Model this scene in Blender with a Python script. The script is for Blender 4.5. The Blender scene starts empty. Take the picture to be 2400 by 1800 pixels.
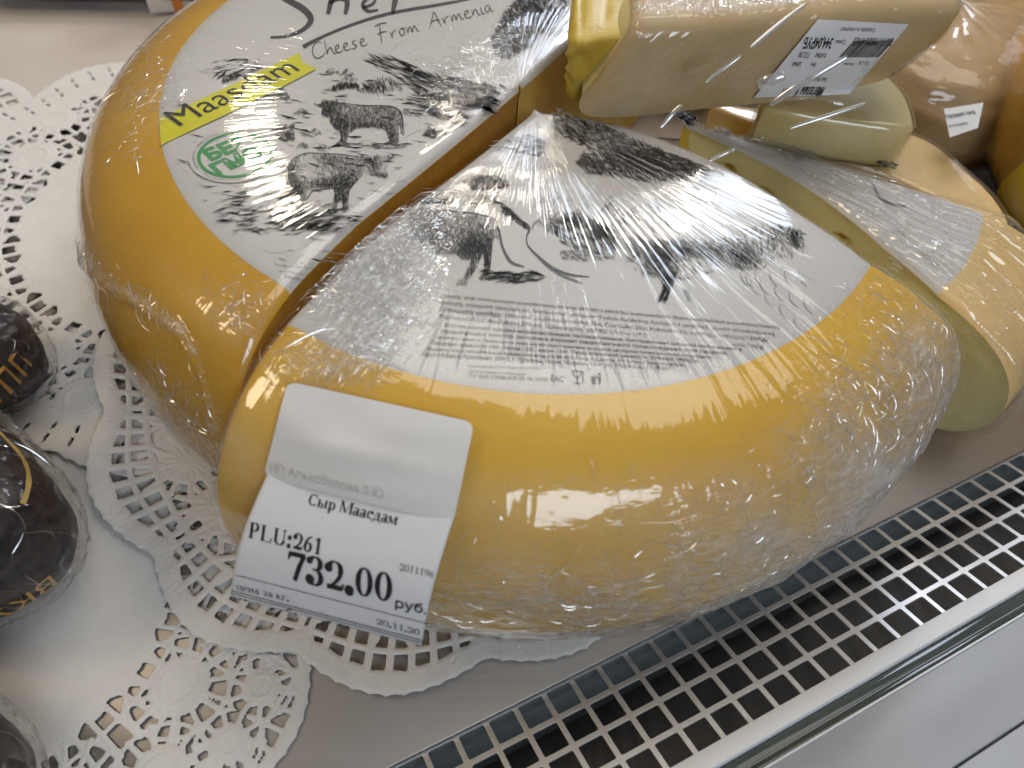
import bpy, bmesh, math, random
import numpy as np
from mathutils import Vector, Matrix

random.seed(7); RNG = np.random.default_rng(11)
sc = bpy.context.scene
COL = sc.collection
R = math.radians

# ------------------------------------------------------------------ camera
F_PX = 1796.0                       # focal length in photo pixels (photo 2400 x 1800)
CAM = np.array([-0.0272574, -0.2703373, 0.2817388])
M = np.array([[0.99728495, 0.02334947, 0.06983938],
              [-0.02334947, -0.79919458, 0.60061870],
              [0.06983938, -0.60061870, -0.79647953]])
cam_d = bpy.data.cameras.new('camera')
cam = bpy.data.objects.new('camera', cam_d); COL.objects.link(cam)
cam_d.sensor_width = 36.0; cam_d.lens = F_PX / 2400 * 36
cam_d.clip_start = 0.01; cam_d.clip_end = 50
mw = Matrix.Identity(4)
for i in range(3):
    mw[i][0] = M[i, 0]; mw[i][1] = -M[i, 1]; mw[i][2] = -M[i, 2]; mw[i][3] = CAM[i]
cam.matrix_world = mw
cam_d.dof.use_dof = True; cam_d.dof.focus_distance = 0.29; cam_d.dof.aperture_fstop = 11.0
sc.camera = cam

# ------------------------------------------------------------------ world, lamps, exposure
w = bpy.data.worlds.new('World'); sc.world = w; w.use_nodes = True
w.node_tree.nodes['Background'].inputs[0].default_value = (0.86, 0.86, 0.88, 1)
w.node_tree.nodes['Background'].inputs[1].default_value = 0.13
def area(name, loc, target, sx, sy, power, color):
    d = bpy.data.lights.new(name, 'AREA'); d.shape = 'RECTANGLE'; d.size = sx; d.size_y = sy
    d.energy = power; d.color = color
    o = bpy.data.objects.new(name, d); COL.objects.link(o); o.location = loc
    o.rotation_euler = (Vector(target) - Vector(loc)).to_track_quat('-Z', 'Y').to_euler()
    return o
area('ceiling_lamp', (0.25, 0.35, 1.25), (0.02, -0.05, 0), 1.1, 0.6, 6.3, (1.0, 0.945, 0.87))
area('shop_window', (0.42, 1.10, 0.86), (0.05, 0, 0.1), 0.55, 0.30, 6.5, (0.74, 0.84, 1.0))
area('aisle_lamp', (0.26, -0.86, 0.74), (0.14, -0.16, 0.03), 0.5, 0.30, 4.0, (0.80, 0.89, 1.0))
area('warm_lamp', (-0.75, -0.12, 0.75), (-0.12, -0.05, 0), 0.22, 0.22, 1.9, (1.0, 0.80, 0.55))
for k in range(3):                  # the case's own small spots
    area('case_spot', (-0.30 + 0.30 * k, 0.62, 0.62), (0, 0, 0.08), 0.05, 0.05, 0.55, (1.0, 0.90, 0.74))
sc.view_settings.view_transform = 'Standard'; sc.view_settings.look = 'None'
sc.view_settings.exposure = -0.28; sc.view_settings.gamma = 1.0
sc.view_settings.use_curve_mapping = False
cy = sc.cycles
cy.use_denoising = True
cy.max_bounces = 6; cy.transparent_max_bounces = 10; cy.glossy_bounces = 3; cy.diffuse_bounces = 3; cy.transmission_bounces = 2
cy.use_adaptive_sampling = True; cy.adaptive_threshold = 0.05; cy.adaptive_min_samples = 8
cy.sample_clamp_indirect = 4.0; cy.caustics_reflective = False; cy.caustics_refractive = False

# ------------------------------------------------------------------ numeric helpers
def ray(u, v):
    return M @ np.array([(u - 1200) / F_PX, (v - 900) / F_PX, 1.0])
def back(u, v, z):
    """point on the horizontal plane at height z seen at photo pixel u, v"""
    d = ray(u, v); return CAM + d * ((z - CAM[2]) / d[2])
def backn(u, v, q, n):
    d = ray(u, v); return CAM + d * (((np.asarray(q) - CAM) @ n) / (d @ n))
def proj(P):
    Y = (np.atleast_2d(P) - CAM) @ M
    return np.c_[F_PX * Y[:, 0] / Y[:, 2] + 1200, F_PX * Y[:, 1] / Y[:, 2] + 900]
_perm = np.random.default_rng(3).permutation(512)
_g = np.random.default_rng(4).uniform(0, 2 * np.pi, 512); _gx = np.cos(_g); _gy = np.sin(_g)
def noise(x, y, seed=0):
    """gradient noise, about -0.7..0.7"""
    xi = np.floor(x).astype(np.int64); yi = np.floor(y).astype(np.int64); xf = x - xi; yf = y - yi
    def g(ix, iy, dx, dy):
        h = _perm[(_perm[(ix + seed * 57) % 512] + iy) % 512]; return _gx[h] * dx + _gy[h] * dy
    u = xf * xf * xf * (xf * (xf * 6 - 15) + 10); v = yf * yf * yf * (yf * (yf * 6 - 15) + 10)
    a = g(xi, yi, xf, yf); b = g(xi + 1, yi, xf - 1, yf); c = g(xi, yi + 1, xf, yf - 1); d = g(xi + 1, yi + 1, xf - 1, yf - 1)
    return (a * (1 - u) + b * u) * (1 - v) + (c * (1 - u) + d * u) * v
def fbm(x, y, seed=0, n=4):
    s = 0; a = 1.0
    for k in range(n):
        s = s + a * noise(x * 2 ** k, y * 2 ** k, seed + k); a *= 0.5
    return s
def ridged(x, y, seed=0, n=3):
    s = 0; a = 1.0
    for k in range(n):
        s = s + a * (1 - np.abs(noise(x * 2 ** k, y * 2 ** k, seed + k)) * 2.6); a *= 0.5
    return s
def smooth(e0, e1, x):
    t = np.clip((x - e0) / (e1 - e0), 0, 1); return t * t * (3 - 2 * t)
def chaikin(P, n=2, closed=False):
    P = np.asarray(P, float)
    for _ in range(n):
        Q = np.roll(P, -1, 0) if closed else P[1:]
        A = P if closed else P[:-1]
        N = np.empty((2 * len(A), P.shape[1])); N[0::2] = .75 * A + .25 * Q; N[1::2] = .25 * A + .75 * Q
        P = N if closed else np.vstack([P[:1], N, P[-1:]])
    return P

# ------------------------------------------------------------------ scene helpers
def mesh_np(name, V, Fs, smooth_on=True, uv=None, attrs=None):
    """V (n,3); Fs a list of (m,k) index arrays"""
    me = bpy.data.meshes.new(name)
    V = np.ascontiguousarray(V, np.float32)
    Fs = [np.asarray(f, np.int32) for f in (Fs if isinstance(Fs, list) else [Fs]) if len(f)]
    me.vertices.add(len(V)); me.vertices.foreach_set('co', V.ravel())
    loops = np.concatenate([f.ravel() for f in Fs]); tot = np.concatenate([np.full(len(f), f.shape[1], np.int32) for f in Fs])
    start = np.concatenate([[0], np.cumsum(tot)[:-1]]).astype(np.int32)
    me.loops.add(len(loops)); me.loops.foreach_set('vertex_index', loops.astype(np.int32))
    me.polygons.add(len(tot)); me.polygons.foreach_set('loop_start', start); me.polygons.foreach_set('loop_total', tot)
    me.polygons.foreach_set('use_smooth', np.full(len(tot), smooth_on))
    if uv is not None:
        l = me.uv_layers.new(name='UVMap'); l.data.foreach_set('uv', np.ascontiguousarray(uv[loops], np.float32).ravel())
    for k, a in (attrs or {}).items():
        at = me.attributes.new(k, 'FLOAT', 'POINT'); at.data.foreach_set('value', np.ascontiguousarray(a, np.float32))
    me.update(calc_edges=True); me.validate()
    return me
def put(name, me, mat, parent=None, kind=None):
    o = bpy.data.objects.new(name, me); COL.objects.link(o)
    if mat is not None and not me.materials: me.materials.append(mat)
    if parent is not None: o.parent = parent
    if kind: o['kind'] = kind
    return o
def thing(name, label, cat, group=None, loc=(0, 0, 0)):
    o = bpy.data.objects.new(name, None); COL.objects.link(o); o.empty_display_size = 0.02
    o['label'] = label; o['category'] = cat
    if group: o['group'] = group
    return o
def tag(o, label, cat, group=None):
    o['label'] = label; o['category'] = cat
    if group: o['group'] = group
    return o
def grid_faces(ni, nj, off=0, flip=False):
    i, j = np.meshgrid(np.arange(ni - 1), np.arange(nj - 1), indexing='ij')
    a = (i * nj + j).ravel() + off
    f = np.c_[a, a + nj, a + nj + 1, a + 1]
    return f[:, ::-1] if flip else f
def box_mesh(name, P0, ax, ay, az, bevel=0.0, seg=3):
    """box from corner P0 along the three edge vectors"""
    bm = bmesh.new(); vs = []
    for k in range(8):
        p = np.asarray(P0, float) + (np.asarray(ax) if k & 1 else 0) + (np.asarray(ay) if k & 2 else 0) + (np.asarray(az) if k & 4 else 0)
        vs.append(bm.verts.new(p))
    for f in ((0, 2, 3, 1), (4, 5, 7, 6), (0, 1, 5, 4), (2, 6, 7, 3), (0, 4, 6, 2), (1, 3, 7, 5)):
        bm.faces.new([vs[i] for i in f])
    bmesh.ops.recalc_face_normals(bm, faces=bm.faces)
    if bevel: bmesh.ops.bevel(bm, geom=bm.edges[:], offset=bevel, segments=seg, profile=0.5, affect='EDGES', clamp_overlap=True)
    me = bpy.data.meshes.new(name); bm.to_mesh(me); bm.free()
    if bevel:
        for p in me.polygons: p.use_smooth = True
        me.set_sharp_from_angle(angle=R(35))
    return me

# ------------------------------------------------------------------ materials
def mat(name):
    m = bpy.data.materials.new(name); m.use_nodes = True
    nt = m.node_tree; nt.nodes.clear()
    out = nt.nodes.new('ShaderNodeOutputMaterial')
    return m, nt, out
def N(nt, t, **kw):
    n = nt.nodes.new(t)
    for k, v in kw.items():
        if k in n.inputs: n.inputs[k].default_value = v
        else: setattr(n, k, v)
    return n
def ramp(nt, stops):
    r = nt.nodes.new('ShaderNodeValToRGB'); e = r.color_ramp.elements
    e[0].position, e[0].color = stops[0][0], (*stops[0][1], 1)
    e[1].position, e[1].color = stops[-1][0], (*stops[-1][1], 1)
    for p, c in stops[1:-1]:
        x = e.new(p); x.color = (*c, 1)
    return r
def noise_tex(nt, scale, detail=4, coord=None, rough=0.55, stretch=None, distortion=0.0):
    n = N(nt, 'ShaderNodeTexNoise', Scale=scale, Detail=detail, Roughness=rough, Distortion=distortion)
    if coord is None:
        c = nt.nodes.new('ShaderNodeTexCoord').outputs['Object']
    else: c = coord
    if stretch:
        m = N(nt, 'ShaderNodeMapping'); m.inputs['Scale'].default_value = stretch
        nt.links.new(c, m.inputs[0]); c = m.outputs[0]
    nt.links.new(c, n.inputs['Vector'])
    return n
def simple(name, c1, c2, rough=0.5, scale=60, bump=0.0, bscale=300, metallic=0.0, sss=0.0, spec=0.5, stretch=None, coat=0.0, sssr=(0.010, 0.006, 0.002)):
    m, nt, out = mat(name); L = nt.links.new
    b = N(nt, 'ShaderNodeBsdfPrincipled', Roughness=rough, Metallic=metallic)
    b.inputs['Specular IOR Level'].default_value = spec
    n = noise_tex(nt, scale, 5, stretch=stretch); rp = ramp(nt, [(0.35, c1), (0.65, c2)])
    L(n.outputs['Fac'], rp.inputs[0]); L(rp.outputs[0], b.inputs['Base Color'])
    if sss:
        b.inputs['Subsurface Weight'].default_value = sss; b.inputs['Subsurface Radius'].default_value = sssr
        b.inputs['Subsurface Scale'].default_value = 1.0
    if coat: b.inputs['Coat Weight'].default_value = coat; b.inputs['Coat Roughness'].default_value = 0.12
    if bump:
        n2 = noise_tex(nt, bscale, 4, stretch=stretch); bp = N(nt, 'ShaderNodeBump', Strength=1.0, Distance=bump)
        L(n2.outputs['Fac'], bp.inputs['Height']); L(bp.outputs[0], b.inputs['Normal'])
    L(b.outputs[0], out.inputs[0])
    return m
MAT = {}
MAT['rind'] = simple('wax_rind', (0.75, 0.415, 0.014), (0.81, 0.485, 0.030), 0.42, 22, 0.0004, 90)
MAT['rind_pale'] = simple('wax_rind_pale', (0.78, 0.52, 0.20), (0.84, 0.59, 0.27), 0.42, 22, 0.0004, 90)
MAT['paste'] = simple('cheese_paste', (0.72, 0.44, 0.09), (0.80, 0.55, 0.14), 0.42, 40, 0.0005, 120, sss=0.35)
MAT['paste_shaded'] = simple('cheese_paste_shaded', (0.44, 0.23, 0.035), (0.54, 0.31, 0.055), 0.45, 26, 0.0006, 90, stretch=(1, 1, 0.15))  # darker copy of the paste: shade of the gap put into its colour
MAT['paste_pale'] = simple('cheese_paste_pale', (0.74, 0.60, 0.27), (0.80, 0.68, 0.34), 0.42, 30, 0.0005, 100, sss=0.35)
MAT['paste_tan'] = simple('cheese_paste_tan', (0.58, 0.41, 0.20), (0.66, 0.49, 0.26), 0.42, 30, 0.0005, 100, sss=0.35)
MAT['paste_yellow'] = simple('cheese_paste_yellow', (0.60, 0.41, 0.045), (0.67, 0.48, 0.08), 0.35, 60, 0.0006, 140, sss=0.3)
MAT['paste_lemon'] = simple('cheese_paste_lemon', (0.84, 0.74, 0.36), (0.88, 0.79, 0.42), 0.42, 30, 0.0005, 100, sss=0.3)
MAT['label'] = simple('label_plastic', (0.63, 0.61, 0.575), (0.67, 0.65, 0.615), 0.35, 30, 0.0001, 60)
MAT['paper'] = simple('tag_paper', (0.80, 0.80, 0.82), (0.83, 0.83, 0.84), 0.6, 200, 0.00006, 1500, spec=0.3)
MAT['liner'] = simple('sticker_paper', (0.73, 0.72, 0.70), (0.77, 0.765, 0.75), 0.45, 40, 0.0003, 70, spec=0.4)
MAT['doily'] = simple('doily_paper', (0.78, 0.76, 0.73), (0.82, 0.805, 0.775), 0.75, 120, 0.00012, 900, spec=0.2)
MAT['cloth'] = simple('cloth', (0.62, 0.55, 0.495), (0.68, 0.61, 0.555), 0.85, 15, 0.0002, 700, spec=0.15)
MAT['black_wax'] = simple('black_wax', (0.016, 0.010, 0.012), (0.034, 0.023, 0.025), 0.55, 40, 0.001, 50, spec=0.3)
MAT['gold'] = simple('gold_print', (0.55, 0.30, 0.06), (0.70, 0.42, 0.10), 0.4, 80, metallic=0.6)
MAT['gold_edge'] = simple('waxed_edge', (0.38, 0.24, 0.06), (0.50, 0.34, 0.10), 0.4, 60, sss=0.2)
MAT['dark'] = simple('dark_plastic', (0.02, 0.022, 0.024), (0.035, 0.036, 0.038), 0.35, 30)
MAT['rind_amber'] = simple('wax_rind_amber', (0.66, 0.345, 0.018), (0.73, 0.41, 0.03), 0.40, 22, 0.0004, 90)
MAT['bright_yellow'] = simple('bright_yellow_wax', (0.80, 0.58, 0.01), (0.86, 0.66, 0.02), 0.35, 22)
MAT['brown_wax'] = simple('brown_wax', (0.46, 0.29, 0.12), (0.58, 0.39, 0.19), 0.5, 14)
MAT['orange'] = simple('orange_card', (0.65, 0.18, 0.02), (0.72, 0.24, 0.04), 0.5, 30)
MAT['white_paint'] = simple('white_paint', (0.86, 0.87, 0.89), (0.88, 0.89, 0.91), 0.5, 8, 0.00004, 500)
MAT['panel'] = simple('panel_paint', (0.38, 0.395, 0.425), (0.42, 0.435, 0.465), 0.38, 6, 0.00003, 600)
MAT['groove'] = simple('groove_gap', (0.05, 0.055, 0.065), (0.07, 0.075, 0.085), 0.6, 20)
MAT['duct'] = simple('duct_wall', (0.17, 0.20, 0.21), (0.21, 0.24, 0.25), 0.35, 10, stretch=(1, 1, 8))
MAT['duct_dark'] = simple('duct_floor', (0.15, 0.146, 0.15), (0.21, 0.205, 0.21), 0.3, 14, stretch=(12, 1, 1))
MAT['green_ink'] = simple('green_ink', (0.03, 0.30, 0.08), (0.05, 0.36, 0.11), 0.4, 60)
MAT['lime'] = simple('lime_print', (0.70, 0.66, 0.01), (0.76, 0.72, 0.02), 0.4, 40)
MAT['black_ink'] = simple('black_ink', (0.012, 0.012, 0.014), (0.02, 0.02, 0.022), 0.5, 100)
MAT['grey_ink'] = simple('grey_ink', (0.10, 0.10, 0.105), (0.15, 0.15, 0.155), 0.5, 200)
MAT['faint_ink'] = simple('faint_ink', (0.58, 0.575, 0.56), (0.62, 0.615, 0.60), 0.5, 200)

def ink_mat():
    m, nt, out = mat('pencil_ink'); L = nt.links.new
    a = N(nt, 'ShaderNodeAttribute', attribute_name='tone'); rp = ramp(nt, [(0.0, (0.018, 0.018, 0.022)), (1.0, (0.60, 0.58, 0.55))])
    b = N(nt, 'ShaderNodeBsdfPrincipled', Roughness=0.45)
    L(a.outputs['Fac'], rp.inputs[0]); L(rp.outputs[0], b.inputs['Base Color']); L(b.outputs[0], out.inputs[0])
    return m
MAT['pencil'] = ink_mat()

def steel(name, c1, c2, rough, axis, metal=1.0):
    m, nt, out = mat(name); L = nt.links.new
    tc = nt.nodes.new('ShaderNodeTexCoord')
    mp = N(nt, 'ShaderNodeMapping'); mp.inputs['Rotation'].default_value = (0, 0, axis); mp.inputs['Scale'].default_value = (6, 900, 6)
    L(tc.outputs['Object'], mp.inputs[0])
    n = N(nt, 'ShaderNodeTexNoise', Scale=1.0, Detail=3); L(mp.outputs[0], n.inputs['Vector'])
    b = N(nt, 'ShaderNodeBsdfPrincipled', Roughness=rough, Metallic=metal)
    rp = ramp(nt, [(0.3, c1), (0.7, c2)]); L(n.outputs['Fac'], rp.inputs[0]); L(rp.outputs[0], b.inputs['Base Color'])
    bp = N(nt, 'ShaderNodeBump', Strength=0.6, Distance=0.00003); L(n.outputs['Fac'], bp.inputs['Height']); L(bp.outputs[0], b.inputs['Normal'])
    L(b.outputs[0], out.inputs[0])
    return m
MAT['steel'] = steel('brushed_steel', (0.60, 0.555, 0.51), (0.65, 0.61, 0.565), 0.42, R(-24.8))
MAT['grille'] = steel('grille_steel', (0.82, 0.82, 0.84), (0.90, 0.90, 0.92), 0.42, R(-24.8), 0.7)

def glass_edge():
    m, nt, out = mat('green_glass'); L = nt.links.new
    b = N(nt, 'ShaderNodeBsdfPrincipled', Roughness=0.08)
    n = noise_tex(nt, 30, 3); rp = ramp(nt, [(0.3, (0.075, 0.095, 0.090)), (0.7, (0.10, 0.122, 0.116))])
    L(n.outputs['Fac'], rp.inputs[0]); L(rp.outputs[0], b.inputs['Base Color'])
    b.inputs['Transmission Weight'].default_value = 0.15
    L(b.outputs[0], out.inputs[0]); return m
MAT['glass'] = glass_edge()

def film_mat(name, uvscale=(1, 1), fine=1.0, haze=0.012, white=0.55, tint=(1, 1, 1), gain=1.5, use_uv=True, rough=0.07, mid=1.0, base=0.22):
    """clear cling film: clear where it lies flat, mirror glints on its creases, whitish where it is bunched"""
    m, nt, out = mat(name); L = nt.links.new
    tc = nt.nodes.new('ShaderNodeTexCoord'); co = tc.outputs['UV' if use_uv else 'Object']
    at = N(nt, 'ShaderNodeAttribute', attribute_name='crumple')
    # stretched streaks along V, plus small crumple
    s1 = noise_tex(nt, 1.0, 1.5, co, 0.6, (uvscale[0] * 420, uvscale[1] * 26, 60 if not use_uv else 1))
    s2 = noise_tex(nt, 1.0, 1.5, co, 0.65, (uvscale[0] * 190, uvscale[1] * 520, 400 if not use_uv else 1))
    b1 = N(nt, 'ShaderNodeBump', Strength=1.0, Distance=0.00028 * fine)
    b2 = N(nt, 'ShaderNodeBump', Strength=1.0, Distance=0.0008)
    b3 = b2
    mul = N(nt, 'ShaderNodeMath', operation='MULTIPLY')
    L(s2.outputs['Fac'], mul.inputs[0]); L(at.outputs['Fac'], mul.inputs[1])
    stk = N(nt, 'ShaderNodeAttribute', attribute_name='streak'); sm_ = N(nt, 'ShaderNodeMath', operation='MULTIPLY'); sa_ = N(nt, 'ShaderNodeMath', operation='ADD'); sa_.inputs[1].default_value = base
    L(stk.outputs['Fac'], sa_.inputs[0]); L(sa_.outputs[0], sm_.inputs[0]); L(s1.outputs['Fac'], sm_.inputs[1])
    L(sm_.outputs[0], b1.inputs['Height']); L(mul.outputs[0], b2.inputs['Height'])
    L(b1.outputs[0], b2.inputs['Normal'])
    lw = N(nt, 'ShaderNodeLayerWeight', Blend=0.5); L(b3.outputs[0], lw.inputs['Normal'])      # same from both sides of the sheet
    pw = N(nt, 'ShaderNodeMath', operation='POWER'); pw.inputs[1].default_value = 4.0; L(lw.outputs['Facing'], pw.inputs[0])
    g = N(nt, 'ShaderNodeMath', operation='MULTIPLY_ADD'); g.inputs[1].default_value = 0.75; g.inputs[2].default_value = 0.045 * gain; g.use_clamp = True
    L(pw.outputs[0], g.inputs[0])
    gl = N(nt, 'ShaderNodeBsdfGlossy', Roughness=rough); gl.inputs['Color'].default_value = (1, 1, 1, 1); L(b3.outputs[0], gl.inputs['Normal'])
    tr = N(nt, 'ShaderNodeBsdfTransparent'); tr.inputs[0].default_value = (*tint, 1)
    mx = nt.nodes.new('ShaderNodeMixShader'); L(g.outputs[0], mx.inputs[0]); L(tr.outputs[0], mx.inputs[1]); L(gl.outputs[0], mx.inputs[2])
    # milky haze where the film is bunched
    df = N(nt, 'ShaderNodeBsdfDiffuse'); df.inputs[0].default_value = (0.86, 0.86, 0.86, 1); L(b3.outputs[0], df.inputs['Normal'])
    tl = N(nt, 'ShaderNodeBsdfTranslucent'); tl.inputs[0].default_value = (0.86, 0.86, 0.86, 1)
    dm = nt.nodes.new('ShaderNodeMixShader'); dm.inputs[0].default_value = 0.35; L(df.outputs[0], dm.inputs[1]); L(tl.outputs[0], dm.inputs[2])
    rp = N(nt, 'ShaderNodeMapRange'); rp.inputs['From Min'].default_value = 0.42; rp.inputs['From Max'].default_value = 0.72
    rp.inputs['To Min'].default_value = 0.15; rp.inputs['To Max'].default_value = 1.0
    L(s2.outputs['Fac'], rp.inputs['Value'])
    hz = N(nt, 'ShaderNodeMath', operation='MULTIPLY'); L(rp.outputs[0], hz.inputs[0]); L(at.outputs['Fac'], hz.inputs[1])
    hz2 = N(nt, 'ShaderNodeMath', operation='MULTIPLY_ADD'); hz2.inputs[1].default_value = white; hz2.inputs[2].default_value = haze; hz2.use_clamp = True
    L(hz.outputs[0], hz2.inputs[0])
    mk = N(nt, 'ShaderNodeAttribute', attribute_name='milk'); ha = N(nt, 'ShaderNodeMath', operation='ADD'); ha.use_clamp = True; L(hz2.outputs[0], ha.inputs[0]); L(mk.outputs['Fac'], ha.inputs[1])
    mx2 = nt.nodes.new('ShaderNodeMixShader'); L(ha.outputs[0], mx2.inputs[0]); L(mx.outputs[0], mx2.inputs[1]); L(dm.outputs[0], mx2.inputs[2])
    L(mx2.outputs[0], out.inputs[0])
    return m
MAT['film'] = film_mat('cling_film')
MAT['film_wedge'] = film_mat('cling_film_milky', haze=0.030, white=0.40)
MAT['film_obj'] = film_mat('cling_film_block', (0.5, 0.5), use_uv=False, haze=0.02, mid=0.7)
MAT['film_brown'] = film_mat('cling_film_far', (0.4, 0.4), use_uv=False, haze=0.0, white=0.10, gain=1.0)
MAT['film_dark'] = film_mat('cling_film_dark', (0.4, 0.4), use_uv=False, haze=0.0, gain=0.5, white=0.2, base=1.4, rough=0.14)

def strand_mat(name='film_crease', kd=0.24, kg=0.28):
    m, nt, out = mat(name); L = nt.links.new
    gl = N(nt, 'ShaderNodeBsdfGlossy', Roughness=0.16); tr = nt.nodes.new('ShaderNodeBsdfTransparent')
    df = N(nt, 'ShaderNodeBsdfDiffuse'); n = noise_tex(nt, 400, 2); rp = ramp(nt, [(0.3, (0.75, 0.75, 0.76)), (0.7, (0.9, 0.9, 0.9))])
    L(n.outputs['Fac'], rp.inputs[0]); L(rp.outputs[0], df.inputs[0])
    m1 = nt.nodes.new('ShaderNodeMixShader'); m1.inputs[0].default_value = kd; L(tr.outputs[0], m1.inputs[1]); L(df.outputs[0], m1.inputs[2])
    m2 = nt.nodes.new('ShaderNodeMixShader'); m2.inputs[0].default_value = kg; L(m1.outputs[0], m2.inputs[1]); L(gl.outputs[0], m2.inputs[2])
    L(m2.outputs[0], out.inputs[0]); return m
MAT['crease'] = strand_mat()
MAT['glint_strip'] = strand_mat('reflection_strip', 0.45, 0.35)  # whitish, for the strips that stand in for lamp reflections
MAT['crease_dark'] = strand_mat('film_crease_dark', 0.10, 0.30)

# ================================================================== the display case
PT = 0.01136
GI = np.array([0.90765, 0.41971, 0.0]); GI /= np.linalg.norm(GI)
GJ = np.array([0.39076, -0.86067, 0.32644]); GJ -= GI * (GJ @ GI); GJ /= np.linalg.norm(GJ)
GN = np.cross(GJ, GI) * -1.0
if GN[2] < 0: GN = -GN
GO = np.array([0.07865, -0.16089, -0.0018]) - PT * (10 * GI + 1 * GJ)
def gp(i, j, h=0.0): return GO + PT * (i * GI + j * GJ) + h * GN

# steel tray: one sheet whose front edge meets the grille, with a turned-down lip
e0 = gp(-16, 0.93); e1 = gp(44, 0.93); back_dir = np.array([-GI[1], GI[0], 0.0])
def flat(p, z): return np.array([p[0], p[1], z])
tray = put('display_tray', box_mesh('display_tray', flat(e0, -0.0012), flat(e1, 0) - flat(e0, 0), back_dir * 0.95, np.array([0, 0, 0.0012]), 0.0004, 2), MAT['steel'])
tray['kind'] = 'structure'

# perforated grille: one stamped sheet with rounded square holes
def grille():
    wv = 0.83; c = (1 - wv) / 2; t = 0.0007 / PT; rc = 0.06
    hole = []; outer = []
    for q, (cx, cy) in enumerate(((1 - c - rc, 1 - c - rc), (c + rc, 1 - c - rc), (c + rc, c + rc), (1 - c - rc, c + rc))):
        for k in range(5):
            a = math.pi / 2 * (q + k / 4); hole.append((cx + rc * math.cos(a), cy + rc * math.sin(a)))
    for (x, y) in hole:
        dx, dy = x - .5, y - .5; s = .5 / max(abs(dx), abs(dy)); outer.append((.5 + dx * s, .5 + dy * s))
    hole = np.array(hole); outer = np.array(outer); n = len(hole)
    V = []; Fq = []; k = np.arange(n); k1 = (k + 1) % n
    b = 0.014
    hin = .5 + (hole - .5) * (1 + 2 * b * 0.9)
    for j in range(1, 5):
        for i in range(-18, 46):
            o = np.array([i - c, j - c]); off = len(V) * 5 * n
            blk = []
            for (pts, h) in ((outer, 0), (hin, 0), (hole, -0.05 * t * 2), (hole, -t), (outer, -t)):
                q = pts + o; blk.append(GO + PT * (q[:, :1] * GI + q[:, 1:] * GJ) + (h * PT) * GN)
            V.append(np.vstack(blk))
            for a in range(4):
                Fq.append(np.c_[off + a * n + k, off + a * n + k1, off + (a + 1) * n + k1, off + (a + 1) * n + k])
    me = mesh_np('grille', np.vstack(V), np.vstack(Fq), False)
    return me
g = put('air_grille', grille(), MAT['grille'])
tag(g, 'brushed metal air grille with square holes along the front of the case', 'grille')

def long_box(name, j0, j1, h0, h1, m, bevel=0.0004, i0=-18, i1=46):
    a = gp(i0, j0, h0)
    return put(name, box_mesh(name, a, gp(i1, j0, h0) - a, gp(i0, j1, h0) - a, gp(i0, j0, h1) - a, bevel, 2), m)
# duct under the grille
duct = thing('air_duct', 'dark air duct below the square-holed grille', 'duct')
o = long_box('back_wall', 0.70, 0.86, -0.0300, -0.0030, MAT['duct'], 0.0003); o.parent = duct
o = long_box('floor', -3.5, 5.6, -0.047, -0.045, MAT['duct_dark'], 0); o.parent = duct
o = long_box('front_wall', 5.05, 5.30, -0.044, -0.0030, MAT['duct'], 0.0003); o.parent = duct
rail = long_box('front_rail', 4.83, 5.42, -0.0026, 0.0016, MAT['white_paint'], 0.0007)
tag(rail, 'white painted rail between the grille and the green glass edge', 'rail')
gl = thing('front_glass', 'dark green edges of the front glass beside the white rail', 'glass')
for (j0, j1, h1) in ((5.44, 5.78, -0.0006), (5.80, 6.03, -0.0012)):
    o = long_box('glass_edge', j0, j1, -0.06, h1, MAT['glass'], 0.0004); o.parent = gl
o = long_box('glass_gasket', 5.775, 5.805, -0.03, -0.0010, MAT['panel'], 0.0); o.parent = gl
pan = thing('case_front', 'grey white painted panel along the outside of the case', 'panel')
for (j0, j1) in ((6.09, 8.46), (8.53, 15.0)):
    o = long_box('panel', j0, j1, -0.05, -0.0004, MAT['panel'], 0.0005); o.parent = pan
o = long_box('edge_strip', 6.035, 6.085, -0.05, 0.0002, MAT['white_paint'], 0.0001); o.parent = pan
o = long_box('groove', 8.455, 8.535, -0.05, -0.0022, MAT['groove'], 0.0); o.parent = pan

# cloth lining the back of the tray, with soft folds
def cloth():
    nx, ny = 150, 110
    x = np.linspace(-0.62, 0.34, nx); y = np.linspace(0.135, 0.74, ny)
    X, Y = np.meshgrid(x, y, indexing='ij')
    Y2 = Y + 0.02 * noise(X * 6, Y * 0 + 3, 5)
    Z = 0.0008 + 0.016 * np.clip(fbm(X * 4 + Y * 5, Y * 11, 21, 3) + 0.15, 0, 1) * smooth(0.16, 0.22, Y)
    Z += 0.012 * np.exp(-((Y - 0.335 - 0.12 * (X + 0.25)) / 0.012) ** 2) * smooth(-0.5, -0.3, X) * (1 - smooth(-0.16, -0.1, X))
    Z += 0.006 * np.exp(-((Y - 0.29 - 0.02 * np.sin(X * 20)) / 0.02) ** 2)
    return mesh_np('cloth', np.c_[X.ravel(), Y2.ravel(), Z.ravel()], grid_faces(nx, ny), True)
o = put('tray_cloth', cloth(), MAT['cloth'])
tag(o, 'pinkish white cloth with soft folds lining the back of the tray', 'cloth')

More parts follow.
